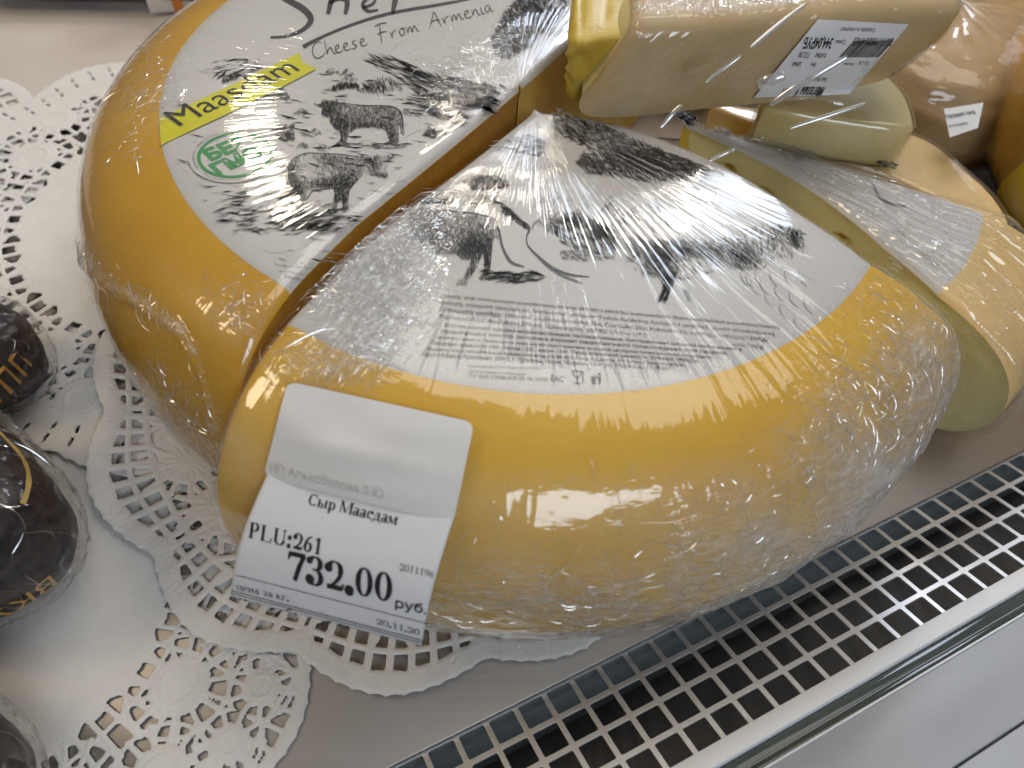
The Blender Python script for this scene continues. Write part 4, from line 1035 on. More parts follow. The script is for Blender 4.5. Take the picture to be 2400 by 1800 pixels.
# dark bull
bull = cs([(865, 525), (930, 530), (945, 490), (985, 500), (1060, 500), (1065, 478), (1082, 520), (1135, 518), (1150, 535), (1330, 545), (1500, 545), (1580, 560), (1625, 600), (1640, 680), (1638, 750), (1650, 795), (1622, 785), (1610, 700), (1600, 760), (1600, 860), (1560, 882), (1465, 878), (1520, 845), (1500, 780), (1460, 740), (1350, 732), (1230, 737), (1190, 780), (1160, 810), (1150, 860), (1185, 885), (1050, 882), (1100, 835), (1100, 780), (1040, 730), (1010, 690), (1000, 640), (970, 642), (935, 620), (940, 560), (900, 545)])
sx = lambda x, y: (x * KS + 500, y * KS + 100)
I.hatch(bull, 6500, spots(.62, (*sx(990, 560), 22, 22, .35), (*sx(1100, 700), 22, 30, .35), (*sx(1130, 590), 16, 9, -.35), (*sx(1350, 620), 45, 16, -.18), (*sx(1580, 720), 8, 20, -.25), (*sx(1330, 710), 60, 6, .3), (*sx(1540, 800), 12, 30, .3)), lambda x, y: 1.35 + 0 * x, 14, 7, 1.05, .3)
I.stroke(cs([(1140, 525), (1330, 545), (1500, 543), (1585, 562), (1630, 610), (1640, 700), (1650, 790)]), 2.2, .05)
I.hatch(cs([(960, 900), (1200, 860), (1700, 870), (1650, 910), (1200, 920)]), 160, spots(.4), -.1, 15, 26, 1.5, .15)
# spotted cow
cow = cs([(640, 1060), (700, 990), (800, 948), (900, 955), (1000, 960), (1110, 962), (1250, 985), (1290, 975), (1375, 990), (1400, 970), (1500, 975), (1588, 972), (1512, 1030), (1500, 1110), (1518, 1140), (1490, 1163), (1420, 1157), (1340, 1130), (1300, 1125), (1205, 1230), (1172, 1270), (1165, 1330), (1150, 1390), (1168, 1452), (1108, 1463), (1115, 1410), (1100, 1350), (1065, 1400), (1082, 1463), (1028, 1452), (1030, 1400), (1042, 1330), (1045, 1252), (950, 1267), (870, 1272), (830, 1310), (800, 1400), (800, 1460), (832, 1512), (760, 1524), (745, 1440), (730, 1330), (702, 1350), (690, 1420), (700, 1490), (722, 1533), (660, 1512), (643, 1460), (655, 1400), (640, 1330), (605, 1335), (565, 1375), (562, 1330), (600, 1270), (638, 1180), (645, 1120)])
I.hatch(cow, 10000, spots(.16, (*sx(650, 1120), 14, 40, .75), (*sx(690, 1230), 18, 30, .65), (*sx(1010, 1010), 26, 16, .65), (*sx(1000, 1225), 60, 13, .85), (*sx(1100, 1140), 24, 18, .5), (*sx(1150, 1060), 8, 7, .5), (*sx(1320, 1010), 14, 10, .7), (*sx(1390, 1040), 12, 26, .75), (*sx(1470, 1150), 18, 7, .8), (*sx(1545, 995), 10, 9, .7), (*sx(760, 1400), 12, 40, .7), (*sx(670, 1420), 10, 40, .75), (*sx(590, 1320), 12, 16, .8), (*sx(1060, 1330), 12, 30, .8), (*sx(1130, 1330), 12, 36, .85), (*sx(1220, 1120), 16, 26, .45), (*sx(850, 1050), 28, 30, -.12)), lambda x, y: 1.45 + 0 * x, 16, 7, 1.0, .3)
I.stroke(cs([(640, 1060), (700, 990), (800, 948), (900, 955), (1110, 962), (1250, 985), (1300, 975)]), 1.8, .12)
I.stroke(cs([(720, 1010), (690, 1100), (660, 1200), (600, 1290), (570, 1370)]), 2.0, .15)
I.stroke(cs([(1300, 1125), (1205, 1230), (1172, 1270), (1160, 1390), (1168, 1452)]), 1.8, .1)
I.stroke(cs([(1045, 1252), (950, 1267), (870, 1272), (830, 1310), (800, 1400)]), 1.8, .08)
I.build('pencil_drawing', MAT['pencil'], half_label)
# dark brushed animal at the top, behind the title
J = Ink(at_half)
J.hatch(c2([(1000, 190), (1060, 80), (1150, -30), (1420, -60), (1380, 60), (1290, 160), (1180, 250), (1080, 310), (1020, 290)]), 2600, spots(.45, (700 + 1180 * K1, 40 * K1, 60, 40, .4)), .9, 17, 16, 1.8, .4)
J.hatch(c2([(640, 500), (700, 470), (780, 490), (770, 540), (650, 530)]), 200, spots(.5), 1.2, 18, 9, 1.5, .4)
# title brush strokes (cut by the picture's upper edge) and the handwritten line below
for pts, wd in (([(1330, -120), (1420, -40), (1500, 5), (1570, 40), (1618, 92), (1600, 132), (1545, 170), (1470, 190), (1402, 193)], [9, 11, 13, 15, 15, 11, 8, 6, 5]),
                ([(1745, -90), (1715, 10), (1700, 72)], [13, 13, 9]), ([(1708, 20), (1750, -10), (1800, -5), (1800, 30), (1790, 72)], [6, 8, 12, 12, 8]),
                ([(1880, 40), (1940, 20), (1950, -20), (1900, -10), (1875, 25), (1905, 62), (1960, 50)], [7, 6, 6, 8, 9, 8, 4]), ([(2060, -60), (2045, 20), (2035, 70)], [13, 13, 7]),
                ([(1572, 243), (1600, 225), (1680, 185), (1800, 135), (1950, 85), (2080, 55), (2300, 20), (2500, -20)], [10, 8, 6, 6, 7, 7, 6, 3])):
    J.stroke(c1(pts), wd, .02)
# handwriting: pen path per letter in a unit box (x right, y up)
HW = {'C': [[(.9, .85), (.6, 1.0), (.2, .75), (.05, .35), (.25, .0), (.7, .05), (1.0, .25)]], 'h': [[(.1, 1.0), (.05, .0), (.15, .35), (.45, .5), (.5, .0), (.75, .08)]],
      'e': [[(.05, .22), (.4, .32), (.4, .48), (.15, .45), (.05, .15), (.3, .0), (.6, .1)]], 's': [[(.45, .45), (.15, .45), (.2, .28), (.45, .15), (.2, .0), (.0, .06)]],
      'F': [[(.05, .95), (.5, 1.05), (1.0, 1.0)], [(.45, 1.0), (.35, .4), (.25, -.1)], [(.1, .45), (.4, .55), (.85, .5)]], 'r': [[(.05, .45), (.12, .0), (.18, .35), (.5, .45)]],
      'o': [[(.3, .48), (.05, .3), (.15, .0), (.45, .1), (.45, .4), (.25, .48), (.6, .42)]], 'm': [[(.05, .45), (.05, .0), (.2, .42), (.35, .4), (.35, .0), (.55, .42), (.7, .38), (.72, .05), (.95, .05)]],
      'A': [[(.0, .0), (.4, .6), (.6, 1.0), (.75, .4), (.85, -.05)], [(.15, .35), (.5, .42), (.9, .35)]], 'n': [[(.05, .45), (.05, .0), (.2, .42), (.4, .38), (.42, .0), (.6, .06)]],
      'i': [[(.1, .45), (.1, .0), (.3, .06)]], 'a': [[(.45, .42), (.15, .45), (.05, .15), (.3, .02), (.45, .42), (.48, .02), (.7, .08)]]}
def handwrite(ink, s, a, b, hpx, wpx):
    a = np.array(a, float); b = np.array(b, float); d = b - a; L = np.linalg.norm(d); d /= L; up = np.array([d[1], -d[0]])
    wid = {' ': .7, 'C': 1.05, 'F': 1.0, 'A': 1.05, 'm': .95, 'i': .3}; tot = sum(wid.get(c, .62) for c in s); k = L / tot; x = 0
    for c in s:
        for st in HW.get(c, []):
            ink.stroke([a + d * ((x + px_) * k) + up * (py_ * hpx) for px_, py_ in st], wpx, .12, 2)
        x += wid.get(c, .62)
handwrite(J, 'Cheese From Armenia', *c2([(75, 310), (1010, 60)]), 40, 2.4)
J.build('title_lettering', MAT['pencil'], half_label)
# lime banner
B = Ink(lambda u, v: left.at(u, v, 0.00085))
B.poly(c1([(834, 752), (826, 614), (960, 552), (1100, 487), (1250, 417), (1400, 345), (1552, 273), (1566, 322), (1640, 356), (1480, 440), (1300, 530), (1150, 603), (1000, 672)]))
B.build('lime_banner', MAT['lime'], half_label)
B = Ink(lambda u, v: left.at(u, v, 0.00105)); B.text('Maasdam', *c1([(932, 652), (1556, 362)]), 1.05); B.build('banner_lettering', MAT['grey_ink' if False else 'black_ink'], half_label)
# green stamp
def ring(ink, cpx, r0, r1, n=72):
    c = ink.at(*cpx); e = ink.at(cpx[0] + 20, cpx[1]) - c; f_ = ink.at(cpx[0], cpx[1] - 20) - c; nn = np.cross(e, f_); nn /= np.linalg.norm(nn); e /= np.linalg.norm(e); f_ = np.cross(nn, e)
    a = np.linspace(0, 2 * np.pi, n, endpoint=False); D = np.outer(np.cos(a), e) + np.outer(np.sin(a), f_); P = np.vstack([c + D * r0, c + D * r1]); k = np.arange(n); k1 = (k + 1) % n
    ink.tris(P, np.vstack([np.c_[k, n + k, n + k1], np.c_[k, n + k1, k1]]))
    return c, e, f_, nn
S0 = (1220 * K1, 800 * K1)
G = Ink(lambda u, v: left.at(u, v, 0.00075)); ring(G, S0, 0.0001, 0.0158); G.build('stamp_ground', MAT['label'], half_label)
G = Ink(lambda u, v: left.at(u, v, 0.00095)); sc_, se, sf, sn = ring(G, S0, 0.0119, 0.0131)
G.text('БЕЗ', *c1([(1092, 832), (1300, 748)]), 1.05, bold=0.05); G.text('ГМО', *c1([(1130, 905), (1372, 800)]), 1.05, bold=0.05)
G.build('green_stamp', MAT['green_ink'], half_label)
G = Ink(at_half); CT = 'Non-genetically modified organism * Без генетически модифицированных организмов * '
for k, ch in enumerate(CT):
    if ch == ' ': continue
    a = -2.25 + 2 * math.pi * k / len(CT); V, T = text_tris(ch); q = V - [V[:, 0].mean(), 0]; q = q * 0.0014
    er = math.cos(a) * se + math.sin(a) * sf; et = -math.sin(a) * se + math.cos(a) * sf
    G.tris(sc_ + er * 0.0146 - np.outer(q[:, 1], er) + np.outer(q[:, 0], et) + sn * .0002, T)
G.build('stamp_lettering', MAT['grey_ink'], half_label)
G = Ink(at_half)
for k, s in enumerate(('Պանիր «ՄԱԱՍԴԱՄ»', 'պաստերիզացված', 'կաթից')):
    G.text(s, (642 + 11 * k, 622 + 13 * k), (735 - 14 * k, 632 + 14 * k), 1.0)
G.build('small_print', MAT['grey_ink'], half_label)

# ================================================================== print on the front wedge
at_w = lambda u, v: front.at(u, v, 0.00060)
W = Ink(at_w)
kx = lambda x, y: (x * KS + 980, y * KS + 400); kx2 = lambda x, y: (x * KS + 1500, y * KS + 400)
W.hatch(cw([(40, 320), (200, 343), (350, 353), (500, 365), (640, 410), (692, 440), (700, 520), (690, 600), (660, 565), (645, 620), (632, 750), (622, 830), (602, 900), (590, 935), (520, 935), (560, 890), (572, 800), (560, 705), (505, 830), (435, 930), (425, 985), (300, 990), (380, 930), (440, 830), (462, 765), (380, 762), (320, 722), (130, 712), (90, 600), (-60, 640), (-80, 350)]), 9000,
        spots(.32, (*kx(120, 560), 26, 44, .45), (*kx(420, 680), 30, 26, .65), (*kx(540, 620), 26, 34, .5), (*kx(600, 800), 14, 40, .6), (*kx(480, 860), 22, 24, .45), (*kx(300, 400), 60, 14, -.12), (*kx(560, 420), 20, 14, -.2)), lambda x, y: 1.25 + 0 * x, 19, 9, 1.1, .3)
W.stroke(cw([(30, 320), (200, 343), (350, 353), (500, 365), (640, 410), (700, 450)]), 2.2, .1)
W.stroke(cw([(685, 470), (710, 560), (720, 640), (760, 730), (800, 790), (860, 815), (920, 828)]), [4, 5, 5, 6, 7, 5, 2], .08)
W.stroke(cw([(745, 330), (790, 385), (880, 425), (955, 480), (962, 520), (935, 560), (938, 640), (1010, 715), (1080, 780), (1150, 840), (1300, 900), (1480, 915)]), [2, 3, 4, 8, 6, 3, 3, 5, 7, 9, 5, 2], .1)
W.stroke(cw([(1150, 850), (1250, 910), (1350, 945), (1420, 975)]), [5, 5, 4, 2], .2)
W.hatch(cw([(720, 300), (790, 330), (960, 470), (940, 520), (820, 430), (730, 370)]), 260, spots(.45), .75, 20, 22, 1.5, .3)
W.hatch(cw([(560, 860), (800, 880), (1000, 870), (1080, 930), (900, 960), (600, 960)]), 300, spots(.42), -.1, 21, 30, 1.4, .2)
W.hatch(cw([(20, 140), (700, 220), (720, 340), (40, 280)]), 220, spots(.22), .08, 22, 36, 1.2, .1)
W.hatch(cw([(1080, 500), (1150, 420), (1300, 360), (1400, 365), (1520, 420), (1620, 470), (1700, 560), (1730, 650), (1600, 672), (1400, 690), (1290, 650), (1180, 560)]), 2200, spots(.16, (*kx(1330, 420), 44, 14, .4), (*kx(1590, 540), 20, 26, .55)), lambda x, y: 0.8 + 0.004 * (x - 1380), 23, 20, 1.2, .3)
W.hatch(cw([(1230, 690), (1500, 690), (1700, 660), (1680, 760), (1400, 780), (1250, 760)]), 500, spots(.32), .5, 24, 16, 1.3, .4)
for k in range(26):
    a = RNG.uniform(0, 1); u0 = 1240 + a * 260; v0 = 520 + RNG.uniform(-40, 30); q = RNG.uniform(-1, 1)
    W.stroke([(u0, v0), (u0 + 8 + 8 * q, v0 - 16), (u0 + 22 + 6 * q, v0 - 22 - 8 * a), (u0 + 26 + 14 * q, v0 - 6)], 1.6, .35)
for k in range(16):
    u0 = 1400 + RNG.uniform(0, 130); v0 = 480 + RNG.uniform(0, 60)
    W.stroke([(u0, v0), (u0 + RNG.uniform(8, 24), v0 + 16), (u0 + RNG.uniform(24, 46), v0 + RNG.uniform(16, 34))], 1.6, .3)
# second dark animal on the right, its legs, and the mane lines
big = cw2([(-260, 560), (300, 600), (700, 560), (1150, 430), (1420, 520), (1440, 700), (1000, 860), (700, 850), (330, 960), (0, 900), (-200, 760)])
W.hatch(big, 9000, spots(-.04, (*kx2(180, 770), 38, 40, .85), (*kx2(20, 660), 40, 26, .45), (*kx2(880, 740), 40, 26, .85), (*kx2(620, 690), 60, 22, .5), (*kx2(1200, 560), 34, 26, .5), (*kx2(1345, 600), 13, 22, .75), (*kx2(360, 680), 40, 20, .45)), lambda x, y: 0.85 + 0.002 * (x - 1650), 25, 15, 1.5, .45)
W.hatch(cw2([(190, 880), (320, 880), (290, 980), (235, 1115), (140, 1115), (200, 1040)]), 420, spots(.6), 1.95, 26, 20, 1.5, .12)
for k in range(14):
    u0, v0 = kx2(880 + 42 * k, 860 + 18 * k * (k % 3)); W.stroke([(u0, v0), (u0 - 4, v0 + 14), (u0 + 6, v0 + 30), (u0 + 18, v0 + 38)], 1.5, .4)
W.stroke(cw2([(150, 290), (170, 380), (230, 450), (300, 500)]), [2, 4, 4, 2], .3); W.stroke(cw2([(70, 260), (100, 330), (110, 430)]), 2, .4)
for k in range(7): W.stroke(cw2([(365 + 8 * k, 1030 + 16 * k), (400 + 6 * k, 1022 + 16 * k), (425 + 3 * k, 1028 + 16 * k)]), 2, .45)
# big dark furry head near the tip
W.hatch(c2([(1285, 610), (1350, 565), (1440, 600), (1500, 640), (1590, 650), (1700, 700), (1900, 785), (2080, 850), (2150, 890), (2000, 925), (1800, 945), (1640, 905), (1500, 900), (1440, 850), (1500, 760), (1400, 720), (1310, 690)]), 4200,
        spots(.42, (700 + 1700 * K1, 830 * K1, 110, 26, .5), (700 + 1320 * K1, 620 * K1, 20, 24, -.2), (700 + 1560 * K1, 800 * K1, 30, 26, -.3), (700 + 1950 * K1, 860 * K1, 70, 20, .35)), lambda x, y: 0.6 + 0 * x, 29, 20, 2.0, .45)
W.hatch(c2([(1000, 740), (1150, 700), (1300, 690), (1380, 730), (1300, 800), (1050, 800)]), 260, spots(.22), .1, 31, 34, 1.5, .15)
W.hatch(c2([(830, 930), (950, 905), (1060, 915), (1095, 960), (1000, 990), (900, 985)]), 600, spots(.65), .4, 32, 14, 1.7, .4)
W.build('pencil_drawing', MAT['pencil'], wedge_label)
# small print
W = Ink(lambda u, v: front.at(u, v, 0.00065))
ARM = ['Կազմը՝ կովի նորմալացված պաստերիզացված կաթ, մեզոֆիլ և թերմոֆիլ կաթնաթթվային միկրոօրգանիզմների բակտերիալ մակարդ',
       'խմորիչ, սննդային կերակրի աղ, ներկանյութ՝ աննատո։ Պանրի մակերեսը մշակված է պոլիմերի ջրային դիսպերսիայով',
       'Սննդային արժեքը 100գ-ում՝ սպիտակուցներ 25գ, ճարպեր 26գ, էներգետիկ արժեքը 334կկալ/1398կՋ։',
       'Պահպանման ժամկետը 270 օր։ Արտադրող՝ «ՖՐԵՇ ՄԻԼԿ» ՍՊԸ Իր. հասցե՝ ՀՀ, 0047, ք. Երևան, Նորք']
for k, s in enumerate(ARM): W.text(s, (1040 - 4 * k, 695 + 16.5 * k), (1829 - 13 * k, 770 + 15.5 * k), 1.05, bold=.012)
RUS = ['Состав: молоко коровье нормализованное пастеризованное, бактериальная закваска мезофильных и',
       'термофильных культур, сычужный фермент микробиального происхождения, соль пищевая,',
       'краситель аннатто. Поверхность сыра обработана покрытием из водной дисперсии полимера, сырным парафином.',
       'Пищевая ценность 100г: белки - 25г, жиры - 26г. Энергетическая ценность: 334ккал/1398кДж.',
       'Хранить при относительной влажности воздуха 80-85%. Срок годности: 270 суток. Производитель:',
       'Республика Армения, 0047, г. Ереван, Норк Мараш, 10-я ул. Норка, д. 11. Факт']
for k, s in enumerate(RUS): W.text(s, (1043 - 11 * k, 765 + 13.8 * k), (1739 - 33 * k, 822 + 9.2 * k), 1.05, bold=.012)
for k, (s, xe) in enumerate((('Արտադրված է Հայաստանում', 1264), ('Произведено в Армении', 1232), ('ТУ АМ 02086450.8518-2020', 1284))):
    W.text(s, (1097, 860 + 13 * k), (xe, 866 + 14 * k), 1.0)
W.text('EAC', (1291, 892), (1321, 895), 1.35, bold=.02)
W.build('small_print', MAT['grey_ink'], wedge_label)
W = Ink(lambda u, v: front.at(u, v, 0.00065))
W.stroke([(1342, 868), (1344, 880), (1352, 885), (1360, 881), (1363, 869)], 2.2, 0, 1, False); W.stroke([(1352, 885), (1352, 897)], 2.2, 0, 0, False); W.stroke([(1345, 898), (1360, 899)], 2.2, 0, 0, False); W.stroke([(1340, 869), (1364, 871)], 2, 0, 0, False)
W.stroke([(1366, 870), (1366, 898)], 2.2, 0, 0, False)
W.poly([(1385, 882), (1397, 883), (1395, 901), (1388, 901)]); W.poly([(1400, 884), (1408, 882), (1409, 892), (1406, 902), (1403, 901), (1403, 892)]); W.poly([(1402, 874), (1408, 874), (1408, 880), (1402, 880)]); W.stroke([(1402, 885), (1394, 880)], 2.2, 0, 0, False)
W.build('symbols', MAT['black_ink'], wedge_label)
# marks on the slim wedge's label
at_t = lambda u, v: third.at(u, v, 0.00060)
W = Ink(at_t)
K3 = 1000 / 2212
def c3(pts): return [(1400 + x * K3, y * K3) for x, y in pts]
W.hatch(c3([(250, 515), (420, 525), (470, 560), (520, 620), (480, 660), (400, 590)]), 700, spots(.8), .6, 41, 14, 1.9, .3)
W.hatch(c3([(600, 650), (680, 670), (700, 700), (640, 700)]), 90, spots(.6), .6, 42, 12, 1.7, .3)
W.hatch(c3([(930, 690), (1000, 680), (1120, 760), (1130, 820), (1000, 840), (930, 780)]), 500, spots(.35), .8, 43, 16, 1.7, .3)
W.hatch(c3([(1440, 815), (1560, 850), (1540, 880), (1470, 860)]), 200, spots(.55), .4, 44, 12, 1.8, .3)
W.stroke(c3([(1430, 950), (1450, 1010), (1500, 1050), (1600, 1070)]), [2, 5, 6, 3], .25)
for k in range(16):
    u0 = 2030 + RNG.uniform(0, 170); v0 = 520 + RNG.uniform(0, 130) ; W.stroke([(u0, v0), (u0 + 14, v0 + 4), (u0 + 26, v0 + 14)], 1.5, .6)
W.build('pencil_drawing', MAT['pencil'], slim_label)

# ================================================================== weight sticker on the slab
from mathutils.bvhtree import BVHTree
sp_ = [o for o in slab.children if o.name.startswith('paste')][0].data
BV = BVHTree.FromPolygons([v.co for v in sp_.vertices], [tuple(p.vertices) for p in sp_.polygons])
def at_s(u, v, o=0.0):
    d = ray(u, v); d = d / np.linalg.norm(d); h, n, i, t = BV.ray_cast(Vector(CAM), Vector(d))
    if h is None: return backn(u, v, slab_q + slab_n * 0.005, slab_n)
    return np.array(h) - d * (0.0026 + o)
st = thing('weight_sticker', 'white weight and barcode sticker, printed upside down, on the tan cheese slab', 'sticker')
gu = np.linspace(0, 1, 26); Pst = np.zeros((26, 26, 3))
for a_ in range(26):
    for b_ in range(26):
        p = (np.array([1918, 45]) * (1 - gu[a_]) + np.array([2131, 57]) * gu[a_]) * (1 - gu[b_]) + (np.array([1767, 229]) * (1 - gu[a_]) + np.array([1990, 221]) * gu[a_]) * gu[b_]
        Pst[a_, b_] = at_s(*p)
put('paper', mesh_np('paper', Pst.reshape(-1, 3), grid_faces(26, 26), True), MAT['paper'], st)
Q = Ink(lambda u, v: at_s(u, v, 0.0003))
KQ = 500 / 2212
def cq(a, b): return ((1700 + a[0] * KQ, 20 + a[1] * KQ), (1700 + b[0] * KQ, 20 + b[1] * KQ))
for s, a, b, hs, bd in (('Спасибо за покупку!', (1560, 205), (1205, 195), 1.3, 0), ('344,04РУБ', (1125, 310), (830, 300), 1.8, .02), ('Сумма', (1250, 330), (1150, 325), 1.5, 0), ('732.00', (885, 455), (770, 450), 1.5, 0), ('0,470кг', (1055, 462), (935, 460), 1.5, 0),
                        ('Цена', (795, 558), (705, 556), 1.5, 0), ('Вес', (945, 562), (890, 560), 1.5, 0), ('20.11.20', (1495, 548), (1395, 546), 1.4, 0), ('Упакован', (1345, 565), (1235, 563), 1.3, 0), ('Сыр Маасдам', (1070, 718), (850, 710), 1.6, 0), ('Магазин К', (1040, 815), (745, 812), 2.0, .02), ('ЛЕН', (690, 835), (605, 830), 2.0, .02), ('2011196004705', (1750, 310), (1345, 300), 1.5, 0)):
    V, T = text_tris(s, bd); A, dd, up, n = Q.frame(*cq(a, b)); L = np.linalg.norm(dd); k = L / (V[:, 0].max() - V[:, 0].min())
    px = proj(A + np.outer((V[:, 0] - V[:, 0].min()) * k, dd / L) + np.outer(V[:, 1] * k * hs, up)); Q.tris([at_s(*p, 0.0003) for p in px], T)
rg = np.random.default_rng(2); tt = 0.0
while tt < 1.0:
    wb = rg.choice([.010, .016, .024]); a, b = (1335 + 410 * tt, 335 - 5 * tt), (1180 + 400 * tt, 505 + 2 * tt)
    f2 = lambda p, dx: (1700 + (p[0] + dx) * KQ, 20 + p[1] * KQ)
    Q.poly([f2(a, 0), f2(a, wb * 410), f2(b, wb * 400), f2(b, 0)]); tt += wb + rg.choice([.010, .014, .022])
Q.build('sticker_print', MAT['black_ink'], st)

# ================================================================== price tag
def hit(u, v, off):
    return front.at(u, v, off)
def surf_z(p): return float(ztop(np.hypot(p[0], p[1])))
tagt = thing('price_tag', 'white paper price tag reading 732.00 stuck on the front wedge', 'price tag')
L0, R0_ = hit(675, 893, 0.0030), hit(1112, 990, 0.0030)
L1, R1 = hit(622, 1116, 0.0042), hit(1064, 1222, 0.0042)
L2, R2 = back(540, 1398, 0.0580), back(988, 1513, 0.0590)
KT = 640 / 1659
def ct(p): return (500 + p[0] * KT, 880 + p[1] * KT)
def patch(name, cor, m, nu=40, nv=40, rc=0.0, bumpf=None, par=None, thick=0.00025):
    """paper patch over four corners (tl, tr, bl, br) with rounded corners and thickness"""
    u = np.linspace(0, 1, nu)[:, None, None]; v = np.linspace(0, 1, nv)[None, :, None]
    P = (cor[0] * (1 - u) + cor[1] * u) * (1 - v) + (cor[2] * (1 - u) + cor[3] * u) * v
    if rc:     # pull the corners in
        uu, vv = u[..., 0], v[..., 0]
        for (cu, cv, k) in ((0, 0, 0), (1, 0, 1), (0, 1, 2), (1, 1, 3)):
            du = np.abs(uu - cu); dv = np.abs(vv - cv); w = np.clip(1 - du / rc, 0, 1) * np.clip(1 - dv / rc, 0, 1)
            ctr = P.mean((0, 1)); P = P + (w * 0.30 * rc)[..., None] * (ctr - P) * 1.0
    n = np.cross(cor[1] - cor[0], cor[2] - cor[0]); n /= np.linalg.norm(n); n = n if n @ (CAM - cor[0]) > 0 else -n
    if bumpf is not None: P = P + n * bumpf(u[..., 0], v[..., 0])[..., None]
    o = put(name, mesh_np(name, P.reshape(-1, 3), grid_faces(nu, nv), True), m, par)
    s = o.modifiers.new('thickness', 'SOLIDIFY'); s.thickness = thick; s.offset = 0
    return o, n
# upper half: sticker that follows the shoulder of the wedge
nu, nv = 46, 30
u = np.linspace(0, 1, nu); v = np.linspace(0, 1, nv); P = np.zeros((nu, nv, 3))
for a in range(nu):
    for b in range(nv):
        cu = min(u[a], 1 - u[a]); cv = min(v[b], 1 - v[b]); uu, vv = u[a], v[b]
        rr = 0.055
        if cu < rr and cv < rr * 1.6:        # rounded corners
            x, y = 1 - cu / rr, 1 - cv / (rr * 1.6); m_ = max(x, y); l = math.hypot(x, y)
            if l > 0:
                k = m_ / l; x2, y2 = x * k, y * k; cu2, cv2 = (1 - x2) * rr, (1 - y2) * rr * 1.6
                uu = cu2 if u[a] < .5 else 1 - cu2; vv = cv2 if v[b] < .5 else 1 - cv2
        tl, tr, bl, br = np.array([674, 893]), np.array([1112, 990]), np.array([617, 1118]), np.array([1062, 1228])
        px = (tl * (1 - uu) + tr * uu) * (1 - vv) + (bl * (1 - uu) + br * uu) * vv
        e = 0.0030 + 0.0010 * vv + 0.0009 * float(noise(np.array(uu * 3.0), np.array(vv * 2.2), 5)) + 0.0010 * math.exp(-((vv - .55) / .12) ** 2) * math.sin(uu * 3.1)
        P[a, b] = hit(px[0], px[1], max(e, 0.0024))
o = put('sticker', mesh_np('sticker', P.reshape(-1, 3), grid_faces(nu, nv), True), MAT['liner'], tagt)
# lower half: plain paper hanging free
PL1, PR1 = hit(632, 1100, 0.0030), hit(1068, 1200, 0.0030)
o, tn_ = patch('paper', (PL1, PR1, L2, R2), MAT['paper'], 40, 40, 0.0, lambda a, b: 0.0062 * np.sin(np.pi * b) * (0.8 + 0.2 * np.sin(a * 2)), tagt)
tq = (PL1 + PR1 + L2 + R2) / 4
tv = np.cross(PR1 - PL1, L2 - PL1); tv /= np.linalg.norm(tv); tv = tv if tv @ (CAM - tq) > 0 else -tv
PLn = np.array([PL1, PR1, L2, R2])
def at_tag(u, v, off=0.0004):
    """point of the hanging paper (ruled patch with a slight bow) under photo pixel u, v"""
    p = backn(u, v, tq, tv)
    for _ in range(4):
        a, b = 0.5, 0.5
        for _ in range(8):     # invert the bilinear patch in the plane
            X = (PL1 * (1 - a) + PR1 * a) * (1 - b) + (L2 * (1 - a) + R2 * a) * b
            da = (PR1 - PL1) * (1 - b) + (R2 - L2) * b; db = (L2 - PL1) * (1 - a) + (R2 - PR1) * a
            J_ = np.c_[da, db]; s_ = np.linalg.lstsq(J_, p - X, rcond=None)[0]; a += s_[0]; b += s_[1]
        X = (PL1 * (1 - a) + PR1 * a) * (1 - b) + (L2 * (1 - a) + R2 * a) * b
        bow = 0.0062 * math.sin(math.pi * min(max(b, 0), 1)) * (0.8 + 0.2 * math.sin(a * 2)) + off
        p = backn(u, v, X + tv * bow, tv)
    return p
TI = Ink(at_tag)
def tag_serif(s, a, b, hs, bold=True):
    V, T = serif_line(s, bold); A, d, up, n = TI.frame(ct(a), ct(b)); L = np.linalg.norm(d); x0, x1 = V[:, 0].min(), V[:, 0].max(); k = L / (x1 - x0)
    Pq = A + np.outer((V[:, 0] - x0) * k, d / L) + np.outer(V[:, 1] * k * hs, up)
    px = proj(Pq); TI.tris([at_tag(*p) for p in px], T)
tag_serif('Сыр Маасдам', (572, 784), (1114, 910), 1.12)
tag_serif('PLU:261', (212, 985), (645, 1090), 1.2)
tag_serif('732.00', (456, 1238), (1082, 1382), 1.32)
tag_serif('2011196', (1128, 1184), (1336, 1230), 1.05, False)
tag_serif('цена за кг.', (142, 1300), (460, 1374), 1.15, False)
tag_serif('20.11.20', (990, 1510), (1252, 1580), 1.05, False)
V, T = text_tris('руб.', .01); A, d, up, n = TI.frame(ct((1104, 1408)), ct((1292, 1452))); L = np.linalg.norm(d); k = L / (V[:, 0].max() - V[:, 0].min())
px = proj(A + np.outer((V[:, 0] - V[:, 0].min()) * k, d / L) + np.outer(V[:, 1] * k, up)); TI.tris([at_tag(*p) for p in px], T)
def rule(a, b, w):
    n_ = 16; q = [(a[0] + (b[0] - a[0]) * i / n_, a[1] + (b[1] - a[1]) * i / n_) for i in range(n_ + 1)]; TI.stroke([ct(p) for p in q], w, 0, 0, False)
rule((134, 1213), (1304, 1510), 1.3); rule((106, 1307), (1274, 1612), 1.7); rule((103, 1322), (1271, 1627), 1.7)
for (a, b) in (((118, 1350), (135, 1354)), ((122, 1345), (122, 1354)), ((150, 1358), (168, 1362)), ((180, 1364), (206, 1371)), ((262, 1384), (270, 1387)), ((440, 1432), (458, 1422)), ((458, 1422), (476, 1424)), ((692, 1493), (712, 1496)), ((712, 1496), (708, 1506)), ((758, 1512), (790, 1520)), ((800, 1522), (826, 1528)), ((760, 1508), (760, 1517))):
    rule(a, b, 2.2)
TI.build('tag_print', MAT['black_ink'], tagt)
TG = Ink(lambda u, v: hit(u, v, 0.0060))
TG.text('ИП Алькобирова З.Ю', ct((342, 585)), ct((1030, 752)), 1.05, mirror=False)
